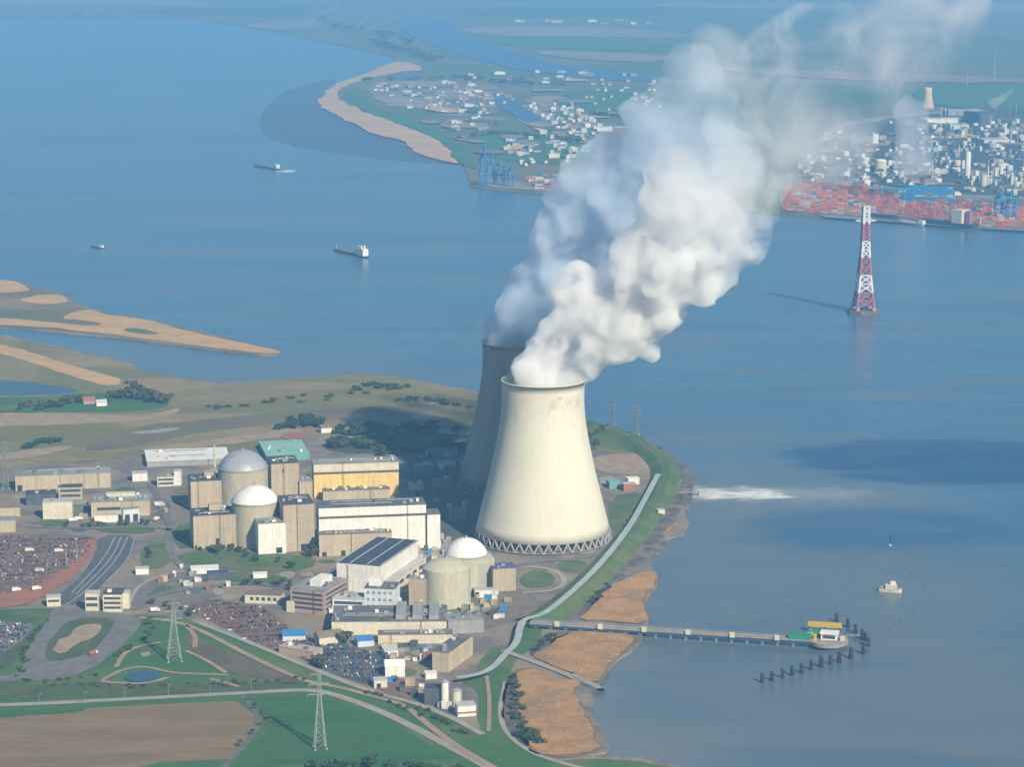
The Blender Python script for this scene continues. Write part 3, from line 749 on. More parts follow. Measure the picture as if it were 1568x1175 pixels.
M_STEEL = mat('grey_steel', (.36,.37,.37), (.30,.31,.31), .3, rough=.55)
M_DOME_G = mat('lead_dome', (.34,.365,.40), (.28,.30,.34), .06, rough=.45, spec=.5)
M_DOME_W = mat('white_dome', (.80,.785,.76), (.72,.71,.68), .08, rough=.55, stretch=(1,1,.4), c3=(.60,.58,.55), scale3=.06, lo3=.52, hi3=.75)

def frame(L, Rt, yaw=None, width=None):
    a, b = G(*L, GZ), G(*Rt, GZ)
    w = (b - a).length if width is None else width
    th = math.atan2(b.y - a.y, b.x - a.x) if yaw is None else R(yaw)
    return a, w, th
def bld(name, label, cat, L, Rt, top, depth, wm, rm, roof='flat', wins=(), side=(), units=0, doors=(), yaw=None, width=None, group=None,
        band=None, fascia=None, rise=3.0, pent=None, over=.35, stripes=None, seed=None, glass=None):
    """wins/side = (x0,x1,z0,z1) fractions on the front / right wall, each one a window band; doors the same on the front"""
    a, w, th = frame(L, Rt, yaw, width)
    h = H(a, top)
    d = depth
    ux, uy = Vector((math.cos(th), math.sin(th), 0)), Vector((-math.sin(th), math.cos(th), 0))
    base = a + ux * (w / 2) + uy * (d / 2)
    root = empty(name, base, th, label, cat, group)
    x0, x1, y0, y1 = -w/2, w/2, -d/2, d/2
    mb = MB()
    if roof == 'flat':
        mb.box(x0, x1, y0, y1, -.5, h, top=False, bottom=False)
    elif roof == 'gablex':
        mb.box(x0, x1, y0, y1, -.5, h, top=False, bottom=False)
        for x, o in ((x0, 1), (x1, -1)): mb.quad(*((x, y0, h), (x, 0, h + rise), (x, y1, h)) [::o])
    elif roof == 'gabley':
        mb.box(x0, x1, y0, y1, -.5, h, top=False, bottom=False)
        for y, o in ((y0, -1), (y1, 1)): mb.quad(*((x0, y, h), (0, y, h + rise), (x1, y, h)) [::o])
    elif roof == 'shed':
        b = len(mb.v)
        mb.v += [(x0,y0,-.5),(x1,y0,-.5),(x1,y1,-.5),(x0,y1,-.5),(x0,y0,h),(x1,y0,h),(x1,y1,h+rise),(x0,y1,h+rise)]
        mb.f += [tuple(b+i for i in f) for f in ((0,1,5,4),(1,2,6,5),(2,3,7,6),(3,0,4,7))]
    wl = mb.build('wall', wm, root)
    rb = MB(); o = over; tk = .45
    if roof == 'flat':
        rb.box(x0-o, x1+o, y0-o, y1+o, h, h + tk)
    elif roof == 'gablex':
        for s in (-1, 1):
            ye = s * (d/2 + o); ze = h - rise * o / (d/2)
            rb.quad((x0-o, ye, ze), (x1+o, ye, ze), (x1+o, 0, h+rise), (x0-o, 0, h+rise))
            rb.quad((x0-o, ye, ze+tk), (x1+o, ye, ze+tk), (x1+o, 0, h+rise+tk), (x0-o, 0, h+rise+tk))
            rb.quad((x0-o, ye, ze), (x1+o, ye, ze), (x1+o, ye, ze+tk), (x0-o, ye, ze+tk))
            for x in (x0-o, x1+o): rb.quad((x, ye, ze), (x, 0, h+rise), (x, 0, h+rise+tk), (x, ye, ze+tk))
    elif roof == 'gabley':
        for s in (-1, 1):
            xe = s * (w/2 + o); ze = h - rise * o / (w/2)
            rb.quad((xe, y0-o, ze), (xe, y1+o, ze), (0, y1+o, h+rise), (0, y0-o, h+rise))
            rb.quad((xe, y0-o, ze+tk), (xe, y1+o, ze+tk), (0, y1+o, h+rise+tk), (0, y0-o, h+rise+tk))
            rb.quad((xe, y0-o, ze), (xe, y1+o, ze), (xe, y1+o, ze+tk), (xe, y0-o, ze+tk))
            for y in (y0-o, y1+o): rb.quad((xe, y, ze), (0, y, h+rise), (0, y, h+rise+tk), (xe, y, ze+tk))
    elif roof == 'shed':
        k = rise / d
        p = [(x0-o, y0-o, h-k*o), (x1+o, y0-o, h-k*o), (x1+o, y1+o, h+rise+k*o), (x0-o, y1+o, h+rise+k*o)]
        b = len(rb.v); rb.v += p + [(x, y, z+tk) for x, y, z in p]
        rb.f += [tuple(b+i for i in f) for f in ((0,1,5,4),(1,2,6,5),(2,3,7,6),(3,0,4,7),(4,5,6,7),(3,2,1,0))]
    rf = rb.build('roof', rm, root)
    def panel(nm, q, m, face, out_=.14):
        u0, u1, v0, v1 = q
        p = MB()
        if face == 'f': p.box(x0 + u0*w, x0 + u1*w, y0 - out_, y0 + .05, v0*h, v1*h)
        elif face == 'r': p.box(x1 - .05, x1 + out_, y0 + u0*d, y0 + u1*d, v0*h, v1*h)
        elif face == 'l': p.box(x0 - out_, x0 + .05, y0 + u0*d, y0 + u1*d, v0*h, v1*h)
        return p.build(nm, m, root)
    for q in wins: panel('window', q, glass or M_GLASS, 'f')
    for q in side: panel('window', q, M_GLASS, 'r')
    for q in doors: panel('door', q, M_DOOR, 'f', .2)
    if band: panel('dark_band', (0.0, 1.0, band[0], band[1]), M_STRIP, 'f', .3); panel('dark_band', (0.0, 1.0, band[0], band[1]), M_STRIP, 'r', .3)
    if fascia: panel('fascia', (0.0, 1.0, fascia[0], fascia[1]), fascia[2], 'f', .22); panel('fascia', (0.0, 1.0, fascia[0], fascia[1]), fascia[2], 'r', .22)
    r_ = random.Random(seed if seed is not None else int(abs(a.x * 7 + a.y * 3)))
    n_u = units + (4 if w * d > 700 and roof == 'flat' and not stripes else 0)
    for k in range(n_u):
        uw, ud, uh = r_.uniform(1.5, 4.5), r_.uniform(1.5, 4), r_.uniform(1.2, 3.2)
        if uw > w * .4: uw = w * .3
        if ud > d * .4: ud = d * .3
        ux_, uy_ = r_.uniform(x0 + uw, x1 - uw), r_.uniform(y0 + ud, y1 - ud)
        MB().box(ux_-uw/2, ux_+uw/2, uy_-ud/2, uy_+ud/2, h + tk + .002, h + tk + uh).build('roof_unit', r_.choice((M_STEEL, W_GREY, W_WHITE, R_SLATE)), rf)
    if roof == 'flat' and w * d > 900 and not stripes:
        for k in range(2):   # pipe runs and ducts over the roof, a ladder up the wall
            yy = y0 + d * r_.uniform(.15, .85); xa = x0 + w * r_.uniform(.05, .3); xb = x1 - w * r_.uniform(.05, .4)
            MB().bar((xa, yy, h + tk + .9), (xb, yy, h + tk + .9), .8).bar((xa, yy, h + tk), (xa, yy, h + tk + 1.3), .7).bar((xb, yy, h + tk), (xb, yy, h + tk + 1.3), .7).build('pipe', M_STEEL, rf)
        xl = x0 + w * r_.uniform(.1, .9)
        MB().bar((xl-.4, y0-.35, 0), (xl-.4, y0-.35, h + 1), .22).bar((xl+.4, y0-.35, 0), (xl+.4, y0-.35, h + 1), .22).box(xl-.4, xl+.4, y0-.4, y0-.3, h*.3, h*.32).box(xl-.4, xl+.4, y0-.4, y0-.3, h*.6, h*.62).build('ladder', M_STRIP, wl)
    if pent:
        (u0, u1, v0, v1, ph, pm) = pent
        MB().box(x0+u0*w, x0+u1*w, y0+v0*d, y0+v1*d, h + tk + .002, h + tk + ph).build('penthouse', pm, rf)
    if stripes:
        for u in stripes[0]:
            MB().box(x0+u*w-.5, x0+u*w+.5, y0+1, y1-1, h + tk + .002, h + tk + .35).build('roof_strip', stripes[1], rf)
    return root, (x0, x1, y0, y1, h)
# ------------------------------------------------------------------ the plant
def rows(n, z0=.12, z1=.92, u0=.06, u1=.94, fill=.5):
    st = (z1 - z0) / n
    return [(u0, u1, z0 + i*st + st*.25, z0 + i*st + st*(.25 + fill)) for i in range(n)]
def reactor(label, c, r_px, top, apex, wm, dm, group='reactor buildings', ring=True):
    b = G(*c, GZ); r = r_px * MPP(b); h = H(b, top)
    # apex row of the dome measured on the axis
    ha = H(b, apex)
    root = empty('reactor_building', b, 0, label, 'reactor', group)
    MB().lathe([(r, -.5), (r, h)], 64, cap0=False, cap1=False).build('drum', wm, root, True)
    if ring: MB().lathe([(r, h), (r + .6, h), (r + .6, h + 1.4), (r - .2, h + 1.4)], 64, cap0=False, cap1=False).build('cornice', M_CONC, root)
    z0_ = h + (.9 if ring else .0)
    k = ha - z0_; q = r * (.985 if ring else 1.0)
    Rs = (q*q + k*k) / (2*k); a0 = math.asin(min(1, q / Rs))
    pr = [(Rs * math.sin(a0 * (1 - i/12)), ha - Rs + Rs * math.cos(a0 * (1 - i/12))) for i in range(12)] + [(.05, ha)]
    MB().lathe(pr, 64, cap0=False, cap1=True).build('dome', dm, root, True)
    MB().cyl(0, 0, 1.2, ha - .4, ha + 2.2, 10).build('vent', M_STEEL, root)
    return root
reactor('round reactor building with a silver grey dome, rearmost of the plant', (373,776), 38, 716, 689, W_DRUM, M_DOME_G)
reactor('round reactor building with a white dome and beige drum behind the white cube block', (392,832), 36, 768, 743, W_DRUM, M_DOME_W)
reactor('round reactor building with a low white dome beside the sunlit cooling tower foot', (714,896), 33, 849, 824, W_PALED, M_DOME_W)
reactor('tall pale yellow round drum with a shallow concrete cap, front of the white domed one', (684,924), 37, 868, 855, W_PALED, W_PALED, ring=False)

bld('auxiliary_building', 'beige windowless block left of the silver domed reactor', 'plant building', (293,784), (360,780), 738, 34, W_CONC, R_DARK, units=5, doors=[(.55,.62,.0,.16)], pent=(.35,.6,.5,.8,5,W_CONC), yaw=13)
bld('auxiliary_building', 'beige block with dark roof left of the white domed beige reactor', 'plant building', (297,842), (362,838), 791, 34, W_CONC, R_DARK, units=6, doors=[(.52,.6,.1,.3),(.02,.08,0,.12)], pent=(.42,.7,.55,.85,6,W_BEIGE), yaw=13)
bld('auxiliary_building', 'tall beige block right of the silver domed reactor', 'plant building', (416,768), (458,765), 711, 38, W_CONC, R_DARK, units=3, doors=[(.4,.45,.75,.85)], yaw=13)
bld('auxiliary_building', 'lower beige step block between tall beige block and yellow hall', 'plant building', (459,767), (479,766), 738, 30, W_CONC, R_GREY, units=2, yaw=13)
bld('auxiliary_building', 'tall beige block right of the white cube block', 'plant building', (435,846), (482,843), 774, 42, W_CONC, R_DARK, units=4, doors=[(.55,.8,0,.15)], yaw=13)
bld('auxiliary_building', 'bright white cube block with one dark door, front of the beige reactor drum', 'plant building', (396,850), (438,847), 803, 26, W_WHITE, R_GREY, doors=[(.64,.86,.02,.2)], units=1, yaw=13)
bld('chimney_block', 'small concrete block carrying a thin chimney, left of the silver dome', 'plant building', (322,748), (334,748), 718, 8, W_CONC, R_GREY)
st_ = G(329, 748, GZ); rt = empty('vent_stack', st_ + Vector((0, 4, H(st_, 718) + .46)), 0, 'thin pale ventilation chimney left of the silver dome', 'chimney')
MB().cyl(0, 0, 1.3, 0, H(st_, 683) - H(st_, 718), 12, .9).build('flue', W_CREAM, rt); MB().cyl(0, 0, 1.5, 14, 15, 12).build('gallery', M_STEEL, rt)
bld('turbine_hall', 'pale yellow turbine hall with grey roof and dark band', 'turbine hall', (481,763), (610,757), 712, 30, W_YELLOW, R_GREY, band=(.70,.76), fascia=(.77,.985,W_CREAM), units=3, side=[(.1,.9,.1,.5)], group='turbine halls', yaw=9)
bld('turbine_annex', 'low beige annex along the front of the yellow turbine hall', 'plant building', (495,769), (597,765), 753, 12, W_BEIGE, R_BROWN, units=9, yaw=9)
bld('turbine_hall', 'long bright white turbine hall with slate grey roof and dark band', 'turbine hall', (489,846), (653,840), 779, 32, W_WHITE, R_SLATE, band=(.755,.805), units=2, group='turbine halls', yaw=9)
bld('turbine_hall_wing', 'short white wing at the right end of the white turbine hall', 'plant building', (654.5,841), (673,839), 789, 24, W_WHITE, R_BROWN, units=2, yaw=9)
bld('turbine_annex', 'beige concrete annex along the front of the white turbine hall', 'plant building', (489,853), (600,848), 820, 14, W_BEIGE, R_BROWN, units=10, doors=[(.04,.1,0,.2),(.3,.36,0,.24),(.5,.55,0,.2)], yaw=9)
root, (x0, x1, y0, y1, h) = bld('machine_hall', 'tall white hall with dark roof running away from the viewer', 'turbine hall', (516,906), (583,912), 862, 104, W_WHITE, mat('solar_roof', (.045,.06,.095), (.06,.075,.11), .06), stripes=((.02,.30,.68,.985), R_LIGHT), over=.2)
MB().box(x0 + (x1-x0)*.23, x0 + (x1-x0)*.27, y0 - .3, y0 + .1, 0, h - 1).build('groove', W_GREY, root)
MB().box(x1 + .05, x1 + 9, y0 + 4, y1 - 2, -.5, h * .42).build('lean_to', W_CREAM, root)
MB().box(x1 + .05, x1 + 9.5, y0 + 3.5, y1 - 1.5, h * .42 + .01, h * .42 + .6).build('lean_to_roof', R_LIGHT, root)
for k in range(5): MB().box(x1 + 9, x1 + 9.2, y0 + 10 + k*18, y0 + 20 + k*18, h*.16, h*.28).build('window', M_GLASS, root)
root, (x0, x1, y0, y1, h) = bld('office_building', 'pink brick office building with window bands and white rooftop room', 'office', (445,937), (497,943), 901, 50, W_BRICK, R_GREY, wins=rows(4), side=rows(4), pent=(.4,.72,.25,.75,6,W_WHITE), units=2)
MB().box(x0 - 3, x0 + 4, y0 - 2.5, y0 - .1, -.5, h * .45).build('porch', W_CREAM, root)
bld('service_building', 'low blue white building in front of the tall white hall', 'plant building', (509,938), (558,940), 917, 22, W_GREYBLUE, R_LIGHT, wins=rows(2), units=6, doors=[(.5,.56,0,.35)])
bld('service_building', 'taller blue white building with white rooftop plant room', 'plant building', (558,938), (605,940), 901, 24, W_GREYBLUE, R_SLATE, wins=[(u, u+.1, z, z+.12) for u in (.08,.26,.44,.62,.80) for z in (.2,.48,.76)], units=3, pent=(.1,.5,.3,.8,7,W_WHITE), glass=mat('pale_glass', (.27,.33,.39), (.2,.26,.32), .3, rough=.3))
bld('reactor_annex', 'pale block against the left of the pale yellow drum', 'plant building', (626,928), (654,930), 886, 20, W_CONC, R_GREY, units=4)
bld('reactor_annex', 'greenish grey block with pale cornice right of the pale yellow drum', 'plant building', (719,904), (757,902), 859, 24, mat('green_grey_wall', (.40,.42,.33), (.35,.37,.30), .08), R_LIGHT, fascia=(.86,.99,W_PALED))
bld('reactor_annex', 'beige block with dark blue roof beside the round lawn', 'plant building', (755,907), (790,905), 872, 20, W_CONC, mat('indigo_roof', (.10,.12,.24), (.08,.10,.2), .06), units=2)
bld('garage', 'low white garage with one black doorway right of the drum', 'garage', (727,917), (755,916), 905, 8, W_WHITE, R_LIGHT, doors=[(.02,.24,0,.8)])
root, (x0, x1, y0, y1, h) = bld('warehouse', 'long low white shed with dark grey roof below the pale yellow drum', 'shed', (508,973), (684,972), 953, 52, W_CREAM, R_SLATE, units=14)
for k in range(3): MB().box(x1 - 46 + k*15, x1 - 37 + k*15, y0 + 5, y1 - 1, h + .46, h + 4.5).build('roof_bay', W_GREY, root)
bld('warehouse', 'narrow low white shed with brown roof in front of the long shed', 'shed', (579,987), (693,986), 973, 14, W_CREAM, R_BROWN, units=5)
bld('warehouse', 'grey green shed at the right end of the long shed', 'shed', (686,972), (741,969), 952, 24, W_GREY, R_GREY, units=2)
bld('store_building', 'long beige store with dark roof seen end on by the dike', 'store', (662,1028), (688,1031), 998, 56, W_BEIGE, R_SLATE, yaw=-21, width=15, units=2)
for c, rp, top, lab in (((681,1082), 5.5, 1045, 'tall slender white silo beside the dike'), ((699,1083), 7.0, 1058, 'stout cream silo right of the slender white one')):
    b = G(*c, GZ); r = rp * MPP(b); h = H(b, top); rt = empty('silo', b, 0, lab, 'silo', 'silos by the dike')
    MB().lathe([(r, -.5), (r, h)], 20, cap0=False, cap1=False).build('shell', W_WHITE if rp < 6 else W_CREAM, rt, True)
    MB().lathe([(r + .3, h), (r + .3, h + .7), (.1, h + 2.2)], 20).build('cap', M_STEEL, rt)
    MB().box(r, r + .8, -.4, .4, 0, h).build('ladder', M_STEEL, rt)
bld('pump_house', 'low white building with red stripe beside the silos', 'pump house', (701,1099), (729,1097), 1083, 12, W_WHITE, R_LIGHT, fascia=(.30,.46,W_RED))
bld('shed', 'dark navy shed left of the slender white silo', 'shed', (650,1080), (673,1081), 1054, 12, W_DARK, R_DARK)
bld('shed', 'white gabled shed by the car park end', 'shed', (590,1038), (620,1037), 1022, 14, W_WHITE, R_WHITE, roof='gablex', rise=4)
bld('shed', 'small grey white shed beside the perimeter road', 'shed', (573,1055), (593,1054), 1043, 9, W_CREAM, R_LIGHT, doors=[(.2,.5,0,.6)])
bld('shed', 'tiny white hut left of the silos', 'shed', (652,1041), (669,1040), 1033, 8, W_WHITE, R_WHITE)
bld('shed', 'cream shed with tall gable end below the brick office', 'shed', (489,990), (526,985), 978, 13, W_CREAM, R_BROWN, roof='gablex', rise=4)
bld('shed', 'white workshop by the yellow truck crane', 'shed', (589,1008), (610,1006), 998, 10, W_WHITE, R_LIGHT, roof='shed', rise=2)
bld('shed', 'pinkish shed with flat pale roof on the perimeter road', 'shed', (427,1001), (480,1011), 990, 14, mat('pinkish_wall', (.50,.36,.29), (.44,.32,.27), .1), mat('pinkish_roof', (.48,.38,.33), (.40,.33,.30), .08), units=3)
bld('shed', 'blue roofed shelter behind the pinkish shed', 'shed', (433,983), (468,982), 975, 14, W_GREYBLUE, R_BLUE, roof='shed', rise=1.5)
bld('shed', 'blue roofed shelter beside the cream gabled shed', 'shed', (548,992), (573,990), 983, 12, W_GREYBLUE, R_BLUE, roof='shed', rise=1.5)
bld('canteen_building', 'low beige building with square windows left of the brick office', 'plant building', (375,924), (430,926), 911, 16, W_CREAM, R_BROWN, wins=[(.15+.16*i,.24+.16*i,.35,.75) for i in range(5)])
bld('shed', 'small cream gatehouse at the end of the rail yard', 'gatehouse', (72,930), (93,929), 916, 10, W_CREAM, R_LIGHT, wins=[(.1,.9,.5,.75)])
bld('gate_building', 'narrow cream entrance tower at the site gate', 'gatehouse', (131,937), (151,937), 910, 12, W_CREAM, R_LIGHT, wins=rows(2, .2, .9))
bld('gate_building', 'three storey cream entrance building with dark roof', 'gatehouse', (158,938), (187,938), 911, 22, W_CREAM, R_DARK, wins=rows(3), units=2)
bld('gate_building', 'slim cream stair tower right of the entrance building', 'gatehouse', (187.5,934), (198,934), 909, 10, W_CREAM, R_LIGHT)
bld('canopy', 'white canopy roof at the end of the curved road', 'canopy', (293,881), (335,879), 872, 12, W_WHITE, R_WHITE)
bld('bus_shelter', 'long dark blue shelter right of the white canopy', 'shelter', (319,890), (350,888), 879, 10, W_DARK, mat('navy_roof', (.06,.09,.20), (.05,.08,.17), .08))
bld('shed', 'small white shed on the lawn by the rail yard', 'shed', (208,881), (228,880), 872, 8, W_WHITE, R_LIGHT)
bld('shed', 'small white shed between the two lawns', 'shed', (388,887), (409,886), 880, 7, W_WHITE, R_WHITE)
# left edge of the plant
root, (x0, x1, y0, y1, h) = bld('warehouse', 'long beige warehouse with pale grey roof, nearest the marsh', 'warehouse', (24,753), (170,747), 730, 28, W_BEIGE, R_GREY, doors=[(.02,.07,0,.4)], units=3)
for u in (.47, .72, .22): MB().box(x0 + u*(x1-x0) - .6, x0 + u*(x1-x0) + .6, y0 - .5, y0 + .05, -.4, h - .3).build('downpipe', W_GREY, root)
bld('warehouse', 'low dark walled shed in front of the long beige warehouse', 'shed', (40,775), (86,773), 758, 20, W_DARK, R_DARK, units=2)
bld('plant_office', 'beige block with dark roof right of the dark walled shed', 'plant building', (90,766), (126,765), 747, 15, W_BEIGE, R_DARK, wins=rows(2))
bld('warehouse', 'bright white box shed among the left buildings', 'shed', (66,796), (111,795), 770, 16, W_CREAM, R_LIGHT, units=1)
bld('workshop', 'wide beige workshop with grey roof and rooftop units', 'workshop', (140,793), (230,790), 770, 34, W_BEIGE, R_GREY, units=12, wins=[(.1,.5,.45,.65)], pent=(.25,.75,.55,.85,4,W_CREAM))
bld('workshop_annex', 'low white annex at the foot of the wide workshop', 'annex', (145,801), (181,800), 790, 6, W_WHITE, R_LIGHT)
bld('workshop_annex', 'pale grey annex with two doors at the foot of the wide workshop', 'annex', (189,801), (214,799), 781, 8, W_GREYBLUE, R_GREY, doors=[(.1,.4,.02,.6),(.6,.9,.02,.6)])
bld('shed', 'small bright white box behind the wide workshop', 'shed', (203,738), (226,737), 726, 13, W_WHITE, R_LIGHT)
bld('plant_office', 'cream block between the small white box and the silver domed reactor', 'plant building', (241,746), (267,745), 731, 16, W_CREAM, R_GREY, units=2, wins=rows(2))
bld('stair_tower', 'white stair tower at the end of the cream block', 'plant building', (267,744), (277,744), 722, 9, W_WHITE, R_LIGHT)
bld('shed', 'brown roofed shed cut by the left picture edge', 'shed', (-30,794), (31,791), 780, 24, W_BEIGE, R_BROWN, roof='gablex', rise=3)
bld('shed', 'beige shed with blue grey roof cut by the left picture edge', 'shed', (-30,817), (24,815), 799, 18, W_BEIGE, mat('bluegrey_roof', (.26,.30,.34), (.22,.25,.29), .08))
bld('storage_hall', 'wide low hall with white roof behind the silver domed reactor', 'hall', (225,716), (352,711), 707, 62, W_GREY, R_WHITE)
bld('storage_hall', 'low hall with turquoise roof behind the silver domed reactor', 'hall', (408,707), (474,704), 698, 82, W_TEAL, R_TEAL, units=3)
# behind the towers and by the dike
bld('house', 'small house with red brown walls inside the dike bend', 'house', (955,753), (974,752), 742, 10, W_RED, R_LIGHT)
bld('house', 'small white block inside the dike bend', 'house', (962,743), (979,742), 734, 10, W_WHITE, R_WHITE)
bld('shed', 'teal shed beside the red brown house inside the dike bend', 'shed', (933,749), (951,748), 739, 13, W_TEAL, mat('bluish_roof', (.22,.36,.48), (.2,.32,.42), .1))
bld('hut', 'tiny cream hut on the rocky shore', 'hut', (1008,790), (1018,789), 782, 6, W_CREAM, R_LIGHT)
bld('farmhouse', 'pinkish farmhouse among marsh trees', 'house', (128,620), (146,619), 614, 10, W_BRICK, R_RED, roof='gablex', rise=4)
bld('barn', 'small white barn beside the pinkish farmhouse', 'barn', (148,623), (164,622), 617, 9, W_WHITE, R_LIGHT, roof='gablex', rise=3)
bld('shed', 'small white shed at the edge of the dark wood behind the yellow hall', 'shed', (492,664), (508,663), 656, 12, W_WHITE, R_BROWN, roof='gablex', rise=3)
bld('shed', 'red roofed shed at the edge of the dark wood behind the yellow hall', 'shed', (542,661), (570,660), 655, 12, W_CREAM, R_RED, roof='gablex', rise=4)
bld('tank_house', 'white cabin standing before the far marsh, left one of a pair', 'cabin', (611,659), (615.5,659), 651, 4, W_WHITE, R_WHITE)
bld('tank_house', 'white cabin standing before the far marsh, right one of a pair', 'cabin', (619,659), (623.5,659), 651, 4, W_WHITE, R_WHITE)
bld('shed', 'long low shed beside the shaded cooling tower', 'shed', (672,664), (716,668), 656, 14, W_CREAM, R_BROWN)
for i, (l, r, top, d, wmat, rmat, lab) in enumerate((
    ((636,732), (662,731), 714, 12, W_TEAL, R_TEAL, 'teal switch building in the tower shadow'),
    ((664,748), (690,747), 736, 10, W_GREY, R_GREY, 'grey switch house in the tower shadow'),
    ((628,752), (648,751), 742, 10, W_GREYBLUE, R_LIGHT, 'pale switch house in the tower shadow beside the yellow hall'),
    ((655,700), (700,699), 690, 14, W_GREY, R_SLATE, 'low grey shed in the tower shadow near the wood'),
    ((690,800), (716,799), 784, 12, W_GREY, R_GREY, 'grey pump house at the shaded tower foot'),
    ((670,716), (698,715), 706, 9, W_CREAM, R_BROWN, 'cream hut in the middle of the tower shadow'))):
    bld('switch_house', lab, 'plant building', l, r, top, d, wmat, rmat, units=2)
# ------------------------------------------------------------------ pylons and masts
M_GALV = mat('galvanised_steel', (.33,.35,.34), (.28,.30,.30), .3, rough=.5)
M_GALVD = mat('dull_steel', (.20,.215,.22), (.17,.18,.19), .3, rough=.6)
M_RED = mat('signal_red', (.36,.13,.18), (.31,.11,.16), .2, rough=.5)
M_WHT = mat('signal_white', (.66,.67,.65), (.58,.59,.58), .2, rough=.5)
def lattice(mb, h0, h1, w0, w1, n, leg, br):
    for j in range(n):
        a, b = h0 + (h1-h0)*j/n, h0 + (h1-h0)*(j+1)/n
        wa, wb = (w0 + (w1-w0)*j/n)/2, (w0 + (w1-w0)*(j+1)/n)/2
        ca = [(-wa,-wa,a),(wa,-wa,a),(wa,wa,a),(-wa,wa,a)]; cb = [(-wb,-wb,b),(wb,-wb,b),(wb,wb,b),(-wb,wb,b)]
        for k in range(4):
            k2 = (k+1) % 4
            mb.bar(ca[k], cb[k2], br); mb.bar(ca[k2], cb[k], br); mb.bar(cb[k], cb[k2], br)
def pylon(c, top, wb_px, label, m=None, arms=3, leg=.55, br=.3, rz=.25, mast=False):
    m = m or M_GALV
    b = G(*c, GZ); h = H(b, top); w = wb_px * MPP(b)
    root = empty('power_pylon', b, rz, label, 'pylon', 'lattice power pylons')
    wt = max(1.6, w * .16)
    waist = h * .62
    ww = w * .34
    for sx, sy in ((-1,-1),(1,-1),(1,1),(-1,1)):
        lg = MB().bar((sx*w/2, sy*w/2, 0), (sx*ww/2, sy*ww/2, waist), leg*1.2, leg).bar((sx*ww/2, sy*ww/2, waist), (sx*wt/2, sy*wt/2, h), leg, leg*.7)
        lgo = lg.build('leg', m, root)
        MB().box(sx*w/2-.9, sx*w/2+.9, sy*w/2-.9, sy*w/2+.9, -.5, .9).build('footing', M_CONC, lgo)
    mb = MB(); lattice(mb, 0, waist, w, ww, 5, leg, br); lattice(mb, waist, h, ww, wt, 5, leg, br)
    mb.build('bracing', m, root)
    for k in range(arms):
        z = h * (.70 + .13 * k); L_ = h * (.15 - .022 * k)
        ar = MB()
        for s in (-1, 1):
            ar.bar((0, -.8, z), (s*L_, 0, z + .6), br*1.4); ar.bar((0, .8, z), (s*L_, 0, z + .6), br*1.4); ar.bar((0, 0, z + h*.045), (s*L_, 0, z + .6), br*1.3)
            ar.bar((s*L_, 0, z + .6), (s*L_, 0, z - 2.6), br)
        ar.build('cross_arm', m, root)
    return root
pylon((267,1012), 922, 21, 'pale lattice pylon on the grass beside the pond', leg=.45, br=.19)
pylon((490,1147), 1029, 18, 'tall pale lattice pylon on the green field', leg=.45, br=.19)
pylon((9,748), 676, 10, 'dark lattice pylon at the left edge by the long beige warehouse', m=M_GALVD, leg=.6, br=.3)
for x, y, tp in ((975,668,622),(939,658,612)):
    pylon((x, y), tp, 7, 'faint thin lattice pylon on the river bank, %s of two' % ('right hand' if x > 950 else 'left hand'), m=M_GALVD, leg=.4, br=.2)
# the tall crossing pylon standing in the river
b = G(1322, 479, 0); hh = H(b, 316); root = empty('river_pylon', b, .12, 'tall red and white lattice pylon standing in the river', 'pylon')
w0 = 27 * MPP(b)
fd = MB()
fd.lathe([(w0*.95, -1), (w0*.95, 5.5)], 8, cap0=False, ph=.39)
fdo = fd.build('foundation', mat('foundation_concrete', (.20,.15,.155), (.15,.11,.115), .1), root)
for sx, sy in ((-1,-1),(1,-1),(1,1),(-1,1)):
    MB().cyl(sx*w0*.47, sy*w0*.47, 4.0, 5.5, 10, 12).build('pier', M_CONC, fdo)
def wat(z): # width at height fraction
    return w0 * (1.0 - .62 * min(1, z / .38)) if z < .38 else w0 * (.38 - .20 * (z - .38) / .62)
def wat(z):
    return w0 * (.30 + .70 * (1 - z) ** 2.2) * (1 if z < .95 else .95)
sec = [0, .155, .325, .50, .66, .83, 1.0]
for i in range(6):
    m = M_RED if i % 2 == 0 else M_WHT
    sb = MB(); a, c_ = 9 + (hh-9)*sec[i], 9 + (hh-9)*sec[i+1]; wa, wb_ = wat(sec[i]), wat(sec[i+1])
    for sx, sy in ((-1,-1),(1,-1),(1,1),(-1,1)):
        sb.bar((sx*wa/2, sy*wa/2, a), (sx*wb_/2, sy*wb_/2, c_), 3.3, 2.9)
    lattice(sb, a, c_, wa, wb_, 2, 2.9, 1.9)
    sb.build('tower_section', m, root)
for z in (.86, .97):
    ar = MB(); zz = hh * z
    for s in (-1, 1):
        for yy in (-2, 2): ar.bar((0, yy, zz), (s*17, 0, zz+1), 1.2)
        ar.bar((0, 0, zz + 6), (s*17, 0, zz+1), 1.0)
    ar.build('cross_arm', M_RED if z > .9 else M_WHT, root)

# ------------------------------------------------------------------ street lamps
for i, (x, y) in enumerate(((130,1078),(191,1071),(258,1066),(322,1062),(60,1081),(385,1058))):
    b = G(x, y, Z3)
    rt = empty('street_lamp', b, 0, 'thin pale street lamp standing along the bottom road', 'street lamp', 'lamps along the bottom road')
    MB().cyl(0, 0, .16, 0, 9.5, 8, .1).build('pole', M_GALV, rt)
    MB().bar((0,0,9.4), (1.6,0,9.9), .14).build('arm', M_GALV, rt)
    MB().box(1.3, 2.2, -.2, .2, 9.75, 9.95).build('lamp_head', M_WHT, rt)

